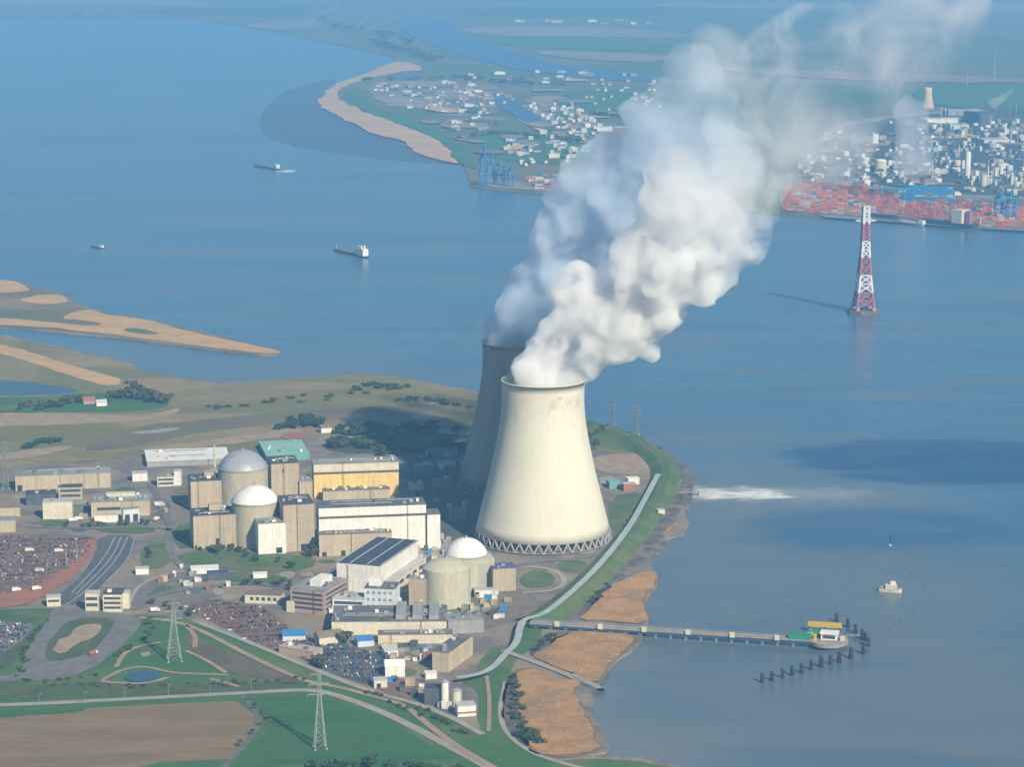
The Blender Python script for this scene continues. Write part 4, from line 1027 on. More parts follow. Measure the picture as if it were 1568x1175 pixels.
# ------------------------------------------------------------------ cars
def paint(n, c): return mat(n, c, tuple(x * .92 for x in c), .5, rough=.35, spec=.5)
CARC = [('white', (.78,.78,.76)), ('silver', (.48,.49,.50)), ('dark grey', (.10,.105,.115)), ('black', (.03,.03,.035)), ('blue', (.06,.12,.30)), ('red', (.36,.05,.05)), ('grey', (.25,.255,.26)), ('brown', (.23,.11,.085))]
def car_mesh(name, c):
    mb = MB(); L_, W_ = 4.5, 1.8
    # body with sloped ends, then a cabin
    def loft(secs):
        b = len(mb.v)
        for x, hw, z0, z1 in secs: mb.v.extend([(x,-hw,z0),(x,hw,z0),(x,hw*.94,z1),(x,-hw*.94,z1)])
        for i in range(len(secs)-1):
            o = b + i*4
            for k in range(4): mb.f.append((o+k, o+(k+1)%4, o+4+(k+1)%4, o+4+k))
        mb.f.append((b,b+1,b+2,b+3)); o = b+(len(secs)-1)*4; mb.f.append((o+3,o+2,o+1,o))
    loft([(-2.25,.72,.35,.8),(-2.1,.88,.25,.95),(-1.0,.9,.22,1.0),(1.0,.9,.22,.96),(2.0,.86,.25,.82),(2.25,.68,.35,.62)])
    nb = len(mb.f)
    loft([(-1.75,.80,.95,1.0),(-1.15,.76,.96,1.45),(.25,.76,.96,1.47),(1.05,.80,.93,.98)])
    for x in (-1.4, 1.4):
        for s in (-1, 1):
            b = len(mb.v)
            for yy in (s*.7, s*.91):
                for k in range(8):
                    a = k*math.pi/4; mb.v.append((x+.33*math.cos(a), yy, .33+.33*math.sin(a)))
            for k in range(8): mb.f.append((b+k, b+(k+1)%8, b+8+(k+1)%8, b+8+k))
            mb.f.append(tuple(b+8+k for k in range(8)))
    me = mb.mesh(name, [c, M_GLASS, R_DARK])
    nf = len(mb.f)
    for i, p in enumerate(me.polygons):
        if nb <= i < nb + 14: p.material_index = 1 if abs(p.normal.z) < .85 else 0
        elif i >= nb + 14: p.material_index = 2
    return me
CARM = {n: car_mesh('parked_car', paint('car_paint_' + n.replace(' ', '_'), c)) for n, c in CARC}
def inpoly(p, poly):
    x, y = p; c = False; j = len(poly) - 1
    for i in range(len(poly)):
        xi, yi = poly[i]; xj, yj = poly[j]
        if (yi > y) != (yj > y) and x < (xj - xi) * (y - yi) / (yj - yi) + xi: c = not c
        j = i
    return c
def car(p, rz, c, label, group):
    o = put('parked_car', CARM[c], None, p, rz)
    return tag(o, label, 'car', group)
def park(px, z, ang, pitch_row, pitch, fill, where, group, wts, seed, cap):
    poly = to_map(px, z); r_ = random.Random(seed)
    cx_, cy_ = sum(p[0] for p in poly)/len(poly), sum(p[1] for p in poly)/len(poly)
    ca, sa = math.cos(R(ang)), math.sin(R(ang)); sp = []
    for i in range(-20, 21):
        for j in range(-70, 71):
            for side in (0, 1):
                v = i * pitch_row + side * 5.2
                u = j * pitch
                x, y = cx_ + u*ca - v*sa, cy_ + u*sa + v*ca
                if r_.random() > fill or not inpoly((x, y), poly): continue
                c = r_.choices([k for k, _ in CARC], wts)[0]
                sp.append((y, x, c, R(ang + 90 + (180 if r_.random() < .5 else 0)) + r_.uniform(-.03,.03)))
    sp.sort()
    rest = MB(); mi = []
    for n, (y, x, c, rz) in enumerate(sp):
        if n < cap: car((x, y, z + .02), rz, c, '%s car parked %s' % (c, where), group)
        else:
            me = CARM[c]; b0 = len(rest.v); k, q = math.cos(rz), math.sin(rz); ci = [k_ for k_, _ in CARC].index(c)
            rest.v += [(x + v_.co.x*k - v_.co.y*q, y + v_.co.x*q + v_.co.y*k, z + .02 + v_.co.z) for v_ in me.vertices]
            rest.f += [tuple(b0 + i_ for i_ in p.vertices) for p in me.polygons]
            mi += [ci if p.material_index == 0 else 7 + p.material_index for p in me.polygons]
    if len(sp) > cap:
        o = rest.build('parked_cars_mass', [CARM[k_].materials[0] for k_, _ in CARC] + [M_GLASS, R_DARK])
        o.data.polygons.foreach_set('material_index', mi)
        tag(o, 'mass of more cars parked ' + where, 'cars', None, 'stuff')
    return len(sp)
n1 = park([(-20,822),(140,822),(144,838),(106,872),(58,898),(-20,916)], Z2, 8, 17, 2.8, .72, 'on the brown gravel car park at the left edge', 'cars on the left car park', (.3,1,6,4,1,2,4,8), 4, 95)
n2 = park([(284,928),(330,919),(396,929),(438,956),(444,984),(428,1000),(380,977),(322,949)], Z2, 14, 16, 2.8, .75, 'on the brown car park beside the perimeter road', 'cars on the middle car park', (.4,1.2,6,4,1.2,2.2,4,7), 5, 85)
n3 = park([(446,970),(520,986),(596,1009),(612,1040),(572,1050),(508,1029),(450,1001)], Z2, 14, 16, 2.8, .7, 'on the dark car park beside the long white shed', 'cars on the dark car park', (.5,2,6,6,7,1,5,1), 6, 85)
n4 = park([(-20,953),(44,955),(48,963),(28,983),(0,1001),(-20,1008)], Z3, 30, 15, 2.8, .7, 'on the grey car park at the lower left edge', 'cars on the lower left car park', (3,3,5,5,5,1,4,1), 7, 30)
print('CARS', n1, n2, n3, n4)
for x, y in ((297,937),(318,949),(352,966),(374,979),(284,930)):
    car(G(x, y, Z2 + .02), .5, 'white', 'white car at the very edge of the brown car park', 'white cars along the car park edge')
    
# ------------------------------------------------------------------ small plant clutter
CAB = {}
def cabin_mesh(k, m):
    mb = MB().box(-.5,.5,-.5,.5,0,1).box(-.53,.53,-.53,.53,1.001,1.06).box(-.2,.05,-.515,-.49,.02,.7)
    return mb.mesh('site_cabin', m)
cabm = [('white', W_WHITE), ('grey', W_GREY), ('beige', W_BEIGE), ('rust red', W_RED), ('blue', R_BLUE), ('dark', W_DARK), ('pale blue', W_GREYBLUE)]
for k, m in cabm: CAB[k] = cabin_mesh(k, m)
zones = [([(600,830),(680,826),(735,852),(690,868),(640,860)], 26, 'beside the white turbine hall end'),
         ([(700,912),(800,908),(815,925),(760,950),(700,950)], 22, 'on the brown yard right of the pale yellow drum'),
         ([(590,990),(700,988),(660,1010),(620,1025),(590,1012)], 20, 'on the yard below the narrow white shed'),
         ([(622,700),(730,690),(725,790),(700,810),(650,770)], 26, 'in the shadow of the cooling tower'),
         ([(110,775),(240,752),(262,790),(240,802),(110,806)], 16, 'among the left hand workshops'),
         ([(505,935),(640,935),(640,945),(505,946)], 14, 'between the service building and the long shed'),
         ([(590,1045),(640,1045),(690,1090),(640,1072)], 10, 'on the gravel yard left of the silos'),
         ([(210,870),(340,868),(360,900),(300,912),(230,905)], 14, 'near the curved entrance road'),
         ([(640,925),(720,925),(740,948),(690,952),(620,948)], 16, 'at the foot of the pale yellow drum')]
r_ = random.Random(21)
for q, n, where in zones:
    poly = to_map(q, GZ); xs = [p[0] for p in poly]; ys = [p[1] for p in poly]
    c = 0
    for _ in range(n * 12):
        if c >= n: break
        x, y = r_.uniform(min(xs), max(xs)), r_.uniform(min(ys), max(ys))
        if not inpoly((x, y), poly): continue
        k = r_.choices([a for a, _ in cabm], (4,4,4,1.2,1,2,2))[0]
        s = (r_.uniform(2.5,9), r_.uniform(2.4,6), r_.uniform(2.2,6))
        o = put('site_cabin', CAB[k], None, (x, y, Z2 + .02), R(r_.choice((7,-10,97,80))), s)
        tag(o, '%s site cabin standing %s' % (k, where), 'cabin', 'site cabins ' + where); c += 1
# small vertical tanks and masts
for x, y, rp, hp, lab in ((640,812,3,9,'small grey tank by the white hall end'),(676,826,4,8,'grey tank left of the low white dome'),(612,930,3,12,'cream tank right of the blue white building'),(590,945,2,9,'slim cream tank behind the long shed')):
    b = G(x, y, Z2); r = rp*MPP(b); rt = empty('storage_tank', b, 0, lab, 'tank', 'small tanks in the plant')
    MB().lathe([(r,0),(r,hp*.7),(r*.2,hp*.7+1)], 16).build('shell', M_STEEL if 'grey' in lab else W_CREAM, rt); MB().box(r, r+.4, -.3, .3, 0, hp*.7).build('ladder', M_GALVD, rt)
for x, y, t_, lab in ((572,768,725,'thin mast before the yellow turbine hall'),(633,826,796,'thin mast before the white turbine hall'),(118,860,826,'thin white mast on the left car park'),(102,868,836,'shorter white mast on the left car park'),(93,775,742,'white mast by the dark walled shed')):
    b = G(x, y, Z2); rt = empty('light_mast', b, 0, lab, 'mast', 'masts of the plant'); hm_ = H(b, t_)
    MB().cyl(0,0,.45,0,hm_,8,.25).build('pole', M_GALV, rt); MB().box(-1.2,1.2,-.3,.3,hm_,hm_+.8).build('lamp_head', M_WHT, rt)
# yellow truck crane
b = G(592, 992, Z2); rt = empty('truck_crane', b, .3, 'yellow truck crane behind the white workshop', 'crane truck')
M_YEL = paint('crane_yellow', (.62,.42,.04))
MB().box(-6,6,-1.3,1.3,.9,2.3).build('chassis', M_YEL, rt); MB().box(4,6.1,-1.25,1.25,2.31,3.9).build('cab', M_YEL, rt); MB().box(-3,1,-1.2,1.2,2.31,4.2).build('turret', M_YEL, rt)
MB().bar((-2.5,0,3.8),(8,0,6.5),1.1,.6).build('boom', M_YEL, rt)
for x in (-4.5,-2.8,3,4.8):
    for s in (-1,1):
        w_ = MB().lathe([(.62,-.2),(.62,.2)], 12).build('wheel', R_DARK, rt); w_.location = (x, s*1.15, .62); w_.rotation_euler = (R(90),0,0)
# lorries parked by the workshops
def lorry(px, rz, label, body):
    b = G(*px, Z3 + .02); rt = empty('lorry', b, rz, label, 'lorry', 'lorries in the plant')
    MB().box(-4.5,2.2,-1.25,1.25,1.0,3.9).build('cargo_box', body, rt); MB().box(2.4,4.4,-1.2,1.2,.6,3.0).build('cab', M_WHT, rt)
    for x in (-3.4,-2.2,3.3):
        for s in (-1,1):
            w_ = MB().lathe([(.52,-.16),(.52,.16)], 10).build('wheel', R_DARK, rt); w_.location = (x, s*1.1, .52); w_.rotation_euler = (R(90),0,0)
lorry((112,799), .2, 'white lorry left of the wide workshop', W_WHITE); lorry((121,797), .2, 'white box lorry nearest the wide workshop', W_WHITE)
lorry((240,797), 1.2, 'white lorry on the road behind the left lawn', W_WHITE); lorry((45,845), .3, 'cream lorry on the left car park, rear row', W_CREAM)
lorry((90,846), .3, 'cream lorry beside the white mast', W_CREAM); lorry((60,876), .4, 'beige lorry near the red earth bank', W_BEIGE); lorry((25,906), .5, 'white lorry at the red earth bank, left one', W_WHITE); lorry((56,904), .5, 'white lorry at the red earth bank, right one', W_WHITE)
lorry((143,1003), .9, 'red lorry on the grey loop road', W_RED); lorry((238,937), .1, 'white lorry by the entrance lawn', W_WHITE)
# ------------------------------------------------------------------ trees and bushes
def leaf_mat(n, c, c2): return mat(n, c, c2, 4.0, lo=.35, hi=.65, rough=.9, spec=.1)
M_LEAF = [leaf_mat('dark_leaves', (.045,.075,.03), (.07,.10,.04)), leaf_mat('olive_leaves', (.07,.085,.03), (.10,.105,.045)), leaf_mat('bare_twigs', (.10,.08,.065), (.14,.11,.085))]
M_BARK = mat('bark', (.09,.07,.05), (.07,.055,.04), .5)
def crown_mesh(seed, m, n=150, squash=.8):
    r_ = random.Random(seed); mb = MB()
    lobes = [(Vector((r_.uniform(-.6,.6), r_.uniform(-.6,.6), r_.uniform(-.35,.5)*squash)), r_.uniform(.32,.6)) for _ in range(8)]
    for _ in range(n):
        c, r = r_.choice(lobes)
        d = Vector((r_.gauss(0,1), r_.gauss(0,1), r_.gauss(0,1))).normalized()
        p = c + d * r * r_.uniform(.6, 1.05)
        s = r_.uniform(.10, .2)
        t1 = d.orthogonal().normalized(); t2 = d.cross(t1)
        a = r_.uniform(0, 6.28); u = (t1*math.cos(a) + t2*math.sin(a)); v = d.cross(u)
        u = (u + d*r_.uniform(-.5,.5)) * s; v = (v + d*r_.uniform(-.5,.5)) * s
        mb.quad(p-u-v, p+u-v*.6, p+u*.8+v, p-u*.7+v*.9)
    return mb.mesh('crown', m)
def trunk_mesh():
    mb = MB().bar((0,0,-.1),(0.03,0,.62),.16,.09)
    for a in range(5): mb.bar((0.02,0,.42+.03*a),(.34*math.cos(a*1.3),.34*math.sin(a*1.3),.72+.06*a),.06,.025)
    return mb.mesh('trunk', M_BARK)
CROWNS = [[crown_mesh(10*k + j, m) for j in range(3)] for k, m in enumerate(M_LEAF)]
TRUNK = trunk_mesh()
def tree(p, h, w, kind, label, group, r_):
    rt = empty('tree', p, r_.uniform(0, 6.28), label, 'tree', group)
    put('crown', r_.choice(CROWNS[kind]), rt, (0, 0, h*.60), 0, (w*.62, w*.62, h*.48))
    put('trunk', TRUNK, rt, (0,0,0), 0, (h*.55, h*.55, h*.85))
def bush(p, h, w, kind, label, group, r_):
    rt = empty('bush', p, r_.uniform(0, 6.28), label, 'bush', group)
    put('foliage', r_.choice(CROWNS[kind]), rt, (0, 0, h*.36), 0, (w*.62, w*.5, h*.55))
    put('stem', TRUNK, rt, (0,0,0), 0, (h*.3, h*.3, h*.4))
r_ = random.Random(31)
def line(fn, pts, n, h, w, kinds, label, group, jit=2.0):
    V = [G(x, y, GZ) for x, y in pts]; tot = sum((b-a).length for a, b in zip(V, V[1:]))
    for i in range(n):
        t_ = (i + r_.uniform(.1,.9)) / n * tot
        for a, b in zip(V, V[1:]):
            l = (b-a).length
            if t_ <= l:
                q = a.lerp(b, t_/l); break
            t_ -= l
        fn(q + Vector((r_.uniform(-jit,jit), r_.uniform(-jit,jit)*1.8, .2)), h*r_.uniform(.7,1.25), w*r_.uniform(.75,1.3), r_.choice(kinds), label, group, r_)
line(tree, [(40,628),(95,622),(120,616)], 14, 11, 11, (0,0,2), 'dark tree on the far meadow left of the farmhouse', 'trees left of the farmhouse', 8)
line(tree, [(165,616),(205,606),(236,612),(258,620)], 18, 13, 13, (0,0,2,1), 'dark tree on the far meadow right of the farmhouse', 'trees right of the farmhouse', 10)
line(bush, [(180,588),(200,590),(235,604)], 7, 7, 9, (0,2), 'bush at the creek end beside the sand strip', 'bushes at the creek', 5)
line(bush, [(48,684),(62,680),(85,680)], 8, 9, 14, (0,), 'dark bush on the marsh behind the long beige warehouse', 'bushes behind the warehouse', 8)
line(bush, [(550,597),(575,592),(600,596),(628,593)], 12, 8, 12, (0,0,1), 'bush on the marsh close to the river', 'bushes by the river', 7)
line(tree, [(438,658),(462,652),(492,655)], 14, 13, 13, (0,), 'dark tree of the grove behind the turquoise roof', 'trees of the small grove', 8)
line(tree, [(500,690),(540,682),(590,690),(612,700)], 16, 12, 12, (0,0,1), 'dark tree in shadow behind the yellow turbine hall', 'shaded trees behind the yellow hall', 10)
line(tree, [(505,668),(560,666),(630,664),(700,662)], 26, 13, 13, (0,), 'dark tree of the shaded belt between plant and marsh', 'trees of the shaded belt', 10)
line(tree, [(640,690),(700,684),(728,700)], 14, 10, 11, (0,0,1), 'dark tree beside the shaded cooling tower', 'trees by the shaded tower', 10)
line(bush, [(310,844),(350,842),(375,846)], 12, 6, 7, (0,1), 'green shrub at the foot of the beige auxiliary block', 'shrubs at the auxiliary block', 2.5)
line(tree, [(470,852),(484,850)], 4, 11, 9, (1,0), 'green tree between beige block and turbine annex', 'trees by the turbine annex', 2)
line(tree, [(524,984),(532,986)], 3, 12, 9, (1,), 'olive tree beside the cream gabled shed', 'trees by the cream shed', 2)
line(tree, [(486,1018),(498,1024)], 4, 9, 8, (1,), 'olive tree at the corner of the dark car park', 'trees at the car park corner', 2.5)
line(bush, [(905,926),(925,905),(935,896)], 12, 4, 6, (2,0,0), 'dark bush along the upper reed bed', 'bushes by the upper reed bed', 3)
line(bush, [(818,1000),(830,985),(850,972)], 10, 4, 6, (2,0,0), 'dark bush along the middle reed bed', 'bushes by the middle reed bed', 3)
line(bush, [(784,1040),(790,1075),(796,1115),(820,1142)], 20, 5, 8, (2,0,0), 'dark bush along the lower reed bed', 'bushes by the lower reed bed', 4)
line(bush, [(800,1124),(822,1136)], 5, 7, 12, (0,), 'large dark bush in the lower reed bed', 'large bushes in the lower reed bed', 4)
line(tree, [(470,1186),(560,1182),(640,1184),(720,1190)], 12, 10, 10, (0,), 'dark tree along the bottom picture edge', 'trees at the bottom edge', 4)
line(bush, [(895,650),(955,664),(1008,690)], 14, 5, 7, (0,0,2), 'bush on the outer river bank', 'bushes on the outer bank', 4)
line(bush, [(60,1050),(200,1052),(380,1050)], 18, 3, 5, (0,1,2), 'low bush along the bottom road verge', 'bushes along the bottom road', 3)
line(bush, [(225,858),(228,838)], 4, 6, 5, (0,), 'dark shrub on the small lawn by the rail yard', 'shrubs on the small lawn', 2)
line(tree, [(925,655),(905,676),(915,690)], 7, 9, 8, (0,1), 'tree right of the sunlit tower on the far bank', 'trees on the far bank', 6)
line(tree, [(232,926),(262,934),(300,946)], 6, 7, 6, (0,1,1), 'small tree by the entrance lawn', 'trees by the entrance lawn', 3)
line(tree, [(365,895),(440,898),(452,906)], 7, 7, 6, (1,0,1), 'small tree along the road above the beige canteen', 'trees above the canteen', 3)
line(tree, [(100,808),(180,806),(236,804)], 9, 6, 6, (1,0,1), 'small tree on the strip lawn by the workshops', 'trees by the workshops', 2)
line(tree, [(300,846),(400,862),(470,872)], 6, 8, 7, (1,0,1), 'small tree on the reactor lawn', 'trees on the reactor lawn', 6)
line(bush, [(30,1034),(42,990),(66,955)], 16, 4, 5, (0,1,1), 'bush on the dark verge left of the loop road', 'bushes on the loop verge', 4)
line(bush, [(230,948),(225,975),(180,1012)], 12, 4, 5, (0,1,1), 'bush on the grass right of the loop road', 'bushes right of the loop road', 5)
line(bush, [(560,1064),(640,1090),(720,1132)], 16, 4, 5, (0,1,1), 'bush between perimeter road and sandy track', 'bushes between the roads', 4)
line(bush, [(378,1070),(404,1104),(360,1150)], 10, 3, 4, (1,2,0), 'bush along the field ditch', 'bushes along the ditch', 2)
line(bush, [(940,840),(975,792),(1010,745)], 14, 3, 5, (1,2,0), 'scrubby bush on the river dike slope', 'bushes on the dike', 4)
line(bush, [(600,612),(660,616),(715,622)], 12, 6, 10, (0,1,2), 'scrubby bush in the tan marsh', 'bushes in the tan marsh', 10)
line(bush, [(300,630),(380,622),(470,612),(560,604)], 18, 5, 9, (0,1,2,1), 'low scrub bush on the olive marsh', 'bushes on the olive marsh', 14)
line(bush, [(20,1040),(40,1046),(150,1035)], 8, 3, 4, (2,0), 'scrubby bush below the grey loop road', 'bushes below the loop road', 3)
line(bush, [(330,1045),(420,1046),(470,1040)], 10, 3, 4, (0,2), 'scrubby bush beside the sandy track', 'bushes beside the sandy track', 3)
# ------------------------------------------------------------------ jetty, piles, boats
M_JETTY = mat('jetty_concrete', (.34,.29,.255), (.27,.235,.21), .1)
M_PILE = mat('dark_timber', (.035,.04,.05), (.055,.055,.06), .3)
M_BLUEST = mat('blue_steel', (.035,.085,.17), (.03,.07,.14), .2)
M_GREENP = mat('green_paint', (.03,.27,.13), (.03,.22,.11), .2)
a, c = G(812, 953, 7), G(1246, 980, 7); d = c - a; Lj = d.length; th = math.atan2(d.y, d.x)
rt = empty('jetty', (a.x, a.y, 0), th, 'long concrete jetty on piers reaching out into the river', 'jetty')
MB().box(0, Lj, -4.6, 4.6, 6.2, 7.6).build('deck', M_JETTY, rt)
MB().box(0, Lj, -4.4, -3.6, 3.9, 6.19).box(0, Lj, 3.6, 4.4, 3.9, 6.19).box(0, Lj, -3.59, 3.59, 5.2, 6.18).build('girder', M_BLUEST, rt)
MB().box(Lj*.915, Lj - 2, -4.7, 4.7, 7.61, 11.5).build('green_gangway', M_GREENP, rt)
rl = MB()
for s in (-4.4, 4.4):
    rl.bar((0, s, 8.7), (Lj*.91, s, 8.7), .2)
    for k in range(60): rl.bar((k*Lj*.91/60, s, 7.6), (k*Lj*.91/60, s, 8.7), .12)
rl.build('railing', M_GALV, rt)
for k in range(18):
    x = 6 + k * (Lj - 10) / 18
    MB().box(x-1.2, x+1.2, -3.6, 3.6, -1.5, 3.2).box(x-1.7, x+1.7, -4.4, 4.4, 3.2, 3.88).build('pier', mat('pier_concrete', (.22,.24,.26), (.17,.19,.21), .2), rt)
for k in range(6):
    x = Lj * (.10 + .155 * k)
    MB().box(x-2.2, x+2.2, -6.0, -4.61, 5.8, 10.6).build('lamp_housing', W_CREAM, rt)
h0 = G(1268, 979, 6); rt = empty('pier_head', (h0.x, h0.y, 0), th, 'oval pier head platform with white kiosk at the jetty end', 'pier head')
rx, ry = 31*MPP(h0), 20
mb = MB(); pts = [(rx*math.cos(k*math.pi/16)*(1), ry*math.sin(k*math.pi/16)) for k in range(32)]
mb.prism(pts, 3.0, 6.0).build('platform', M_JETTY, rt)
mb = MB().prism([(x*.9, y*.9) for x, y in pts], -1.5, 2.99).build('pile_base', M_BLUEST, rt)
mb = MB()
for k in range(32):
    a_, b_ = pts[k], pts[(k+1) % 32]; mb.bar((a_[0]*.98, a_[1]*.98, 7.1), (b_[0]*.98, b_[1]*.98, 7.1), .18); mb.bar((a_[0]*.98, a_[1]*.98, 6), (a_[0]*.98, a_[1]*.98, 7.1), .14)
mb.build('railing', W_CREAM, rt)
MB().box(-6, 8, -4, 6, 6.01, 11.5).build('kiosk', W_WHITE, rt); kk = children(rt)[-1]; MB().box(-7, 9.5, -5, 7, 11.51, 12.4).build('roof', R_WHITE, kk); MB().box(-4.5, 6.5, -4.3, -3.9, 7.4, 10.4).build('window', M_GLASS, kk)
MB().box(-19, -13.5, -7, 0, 6.01, 11).build('winch', W_CREAM, rt); MB().box(-19, -9, 3, 10, 6.01, 11.5).build('green_shed', M_GREENP, rt); MB().box(-12, -9.5, -9, -5, 6.01, 12).build('yellow_crane', M_YEL, rt); MB().bar((-15, -5, 6), (-15, -5, 17), .5).build('post', M_GALV, rt); MB().box(11, 15, -4, 2, 6.01, 9).build('cabinet', W_CREAM, rt)
for k in range(8):
    a_ = k * math.pi / 4; MB().cyl(rx*.8*math.cos(a_), ry*.8*math.sin(a_), 1.2, -1.5, 3, 10).build('pile', M_BLUEST, rt)
c1, c2 = G(1237, 957, 7), G(1289, 959, 7); cc = (c1 + c2)/2; rt = empty('footbridge', (cc.x, cc.y, 0), th, 'yellow footbridge behind the pier head', 'footbridge')
lw = (c2 - c1).length/2
MB().box(-lw, lw, -1.8, 1.8, 5.4, 7.2).build('deck', M_YEL, rt); MB().box(-lw, lw, -1.9, -1.7, 7.21, 9.4).box(-lw, lw, 1.7, 1.9, 7.21, 9.4).build('railing', M_YEL, rt)
for x in (-.9, 0, .9): MB().cyl(x*lw, 0, .9, -1.5, 5.39, 10).build('pile', M_BLUEST, rt)
c1, c2 = G(1296, 972, 6), G(1318, 973, 6); cc = (c1+c2)/2; lw = (c2-c1).length/2
rt = empty('catwalk', (cc.x, cc.y, 0), th, 'thin pale catwalk from the pier head to the mooring piles', 'catwalk')
MB().box(-lw, lw, -.7, .7, 5.2, 5.7).build('deck', M_GALV, rt); MB().cyl(lw*.8, 0, .6, -1.5, 5.19, 8).build('pile', M_BLUEST, rt)
# mooring dolphins
def dolphin_meshes():
    mb = MB()
    for k in range(6):
        a_ = k*math.pi/3; mb.bar((1.9*math.cos(a_), 1.9*math.sin(a_), -2), (.7*math.cos(a_), .7*math.sin(a_), 7.2), .95, .85)
    return mb.mesh('pile_cluster', M_PILE), MB().cyl(0,0,1.75,6.6,8.2,12,1.4).mesh('cap', M_PILE)
dp, dc = dolphin_meshes()
for i, (x, y) in enumerate(((1167,1046),(1182,1043),(1198,1039),(1213,1035),(1227,1031),(1242,1026),(1257,1022),(1272,1018),(1285,1015),(1303,1009),(1322,1002),(1330,990),(1325,982),(1320,978),(1310,970),(1298,961),(1281,953))):
    b = G(x, y, 0); s = 1.0 if i not in (6, 8, 9) else 1.2
    rt = empty('mooring_dolphin', b, i*.7, ('dark timber mooring dolphin in the slanting row before the pier head' if i < 11 else 'dark timber mooring dolphin of the cluster right of the pier head'), 'mooring pile', 'dolphins of the slanting row' if i < 11 else 'dolphins right of the pier head')
    put('pile_cluster', dp, rt, (0,0,0), 0, (s,s,s)); put('cap', dc, rt, (0,0,0), 0, (s,s,s))
# buoys
M_BUOY = mat('faded_red', (.22,.10,.11), (.18,.09,.10), .3)
bm_ = MB().lathe([(1.0,-.6),(1.1,.4),(.8,.7),(.22,1.9)], 14).mesh('float', M_BUOY); bt_ = MB().cyl(0,0,.25,1.9,2.6,8).mesh('topmark', M_BUOY)
for x, y in ((1388,872),(1395,877),(1402,886),(1415,897),(1427,910),(1420,924),(1399,939),(1381,950),(1362,966)):
    rt = empty('buoy', G(x, y, 0), 0, 'small reddish buoy of the curved string beside the moored boat', 'buoy', 'string of buoys'); put('float', bm_, rt); put('topmark', bt_, rt)
b = G(1363, 836, 0); rt = empty('beacon', b, 0, 'lone thin beacon post in the river above the moored boat', 'beacon')
MB().cyl(0,0,.45,-1,8,8).build('post', M_PILE, rt); MB().box(-1.1,1.1,-1.1,1.1,8.01,10).build('lantern', M_PILE, rt); MB().cyl(0,0,1.4,-1,1.4,10).build('float', W_GREYBLUE, rt)
# outfall pier and foam
a, c = G(1040, 753, 4), G(1072, 754, 4); d = c - a; rt = empty('outfall_pier', (a.x, a.y, 0), math.atan2(d.y, d.x), 'short outfall pier at the head of the white foam', 'pier'); Lj = d.length
MB().box(0, Lj, -2, 2, 2.8, 3.8).build('deck', M_JETTY, rt)
for k in range(3): MB().box(Lj*(.2+.35*k)-.6, Lj*(.2+.35*k)+.6, -1.6, 1.6, -1.5, 2.79).build('pier', M_PILE, rt)
def foam_mat(name, c, rx, ry, thr, soft, sc):
    """white froth broken up by noise and dying away towards the rim of its patch"""
    m = bpy.data.materials.new(name); t, N, L = nt(m); p = principled(m)
    p.inputs['Base Color'].default_value = (*c, 1); p.inputs['Roughness'].default_value = .95
    mp = N.new('ShaderNodeMapping'); mp.inputs['Scale'].default_value = (1/rx, 1/ry, 0)
    tc = N.new('ShaderNodeTexCoord'); L.new(tc.outputs['Object'], mp.inputs[0])
    ln = N.new('ShaderNodeVectorMath'); ln.operation = 'LENGTH'; L.new(mp.outputs[0], ln.inputs[0])
    nz = noise_(N, L, coords(N, L, (.35, 1, 1)), sc, 7, .7, 1.0)
    v = math_(N, L, 'MULTIPLY_ADD', math_(N, L, 'SUBTRACT', nz, .5), 2.2, math_(N, L, 'SUBTRACT', 1.0, ln.outputs['Value']))
    sx = N.new('ShaderNodeSeparateXYZ'); L.new(mp.outputs[0], sx.inputs[0])
    v = math_(N, L, 'MULTIPLY_ADD', sx.outputs['X'], -.45, v)      # froth thins downstream
    L.new(ramp_(N, L, v, thr, thr + soft), p.inputs['Alpha'])
    return m
def foam_sheet(px, rx_px, ry_px, z, label, c, thr, soft, sc, rz=0.0):
    g = G(*px, z); rx = rx_px*MPP(g); ry = abs(G(px[0], px[1]-ry_px, z).y - g.y)
    mb = MB(); mb.quad(*[(rx*1.25*math.cos(k*math.pi/16), ry*1.25*math.sin(k*math.pi/16), 0) for k in range(32)])
    o = mb.build('foam', foam_mat('foam', c, rx, ry, thr, soft, sc), None, False, g, rz)
    return tag(o, label, 'foam', None, 'stuff')
foam_sheet((1101,757), 40, 13, .25, 'white churning foam where the outfall meets the river', (.86,.82,.74), .1, 1.0, .05)
foam_sheet((1175,757), 105, 16, .45, 'thin broken foam trailing from the outfall', (.66,.68,.68), .26, .75, .05)
# ---- ships
def ship(name, label, stern, bow, beam, m_hull, m_deck, freeboard=3.0, houses=(), cat='ship', group=None, extra=None, hullh=None):
    a, b = G(*stern, 0), G(*bow, 0); d = b - a; L_ = d.length; th = math.atan2(d.y, d.x)
    rt = empty(name, (a + b)/2, th, label, cat, group)
    xs = [-.5,-.47,-.3,0,.25,.38,.46,.5]; ws = [.72,.9,1,1,.98,.80,.42,.02]
    mb = MB(); dk = MB()
    for x, w in zip(xs, ws):
        sh = freeboard * (1 + .35*max(0, x - .2)*2)
        mb.v += [(x*L_*.985, -w*beam/2*.82, -.8), (x*L_*.985, w*beam/2*.82, -.8), (x*L_, w*beam/2, sh), (x*L_, -w*beam/2, sh)]
    for i in range(len(xs)-1):
        o = i*4
        mb.f += [(o, o+4, o+7, o+3), (o+5, o+1, o+2, o+6)]
        dk.quad(mb.v[o+3], mb.v[o+7], mb.v[o+6], mb.v[o+2])
    mb.f.append((0,3,2,1))
    mb.build('hull', m_hull, rt); dko = dk.build('deck', m_deck, rt); dko.location.z = -.15
    for nm, x0, x1, wf, z1, m in houses:
        MB().box(x0*L_, x1*L_, -beam*wf/2, beam*wf/2, freeboard - .14, freeboard + z1).build(nm, m, rt)
    return rt, L_
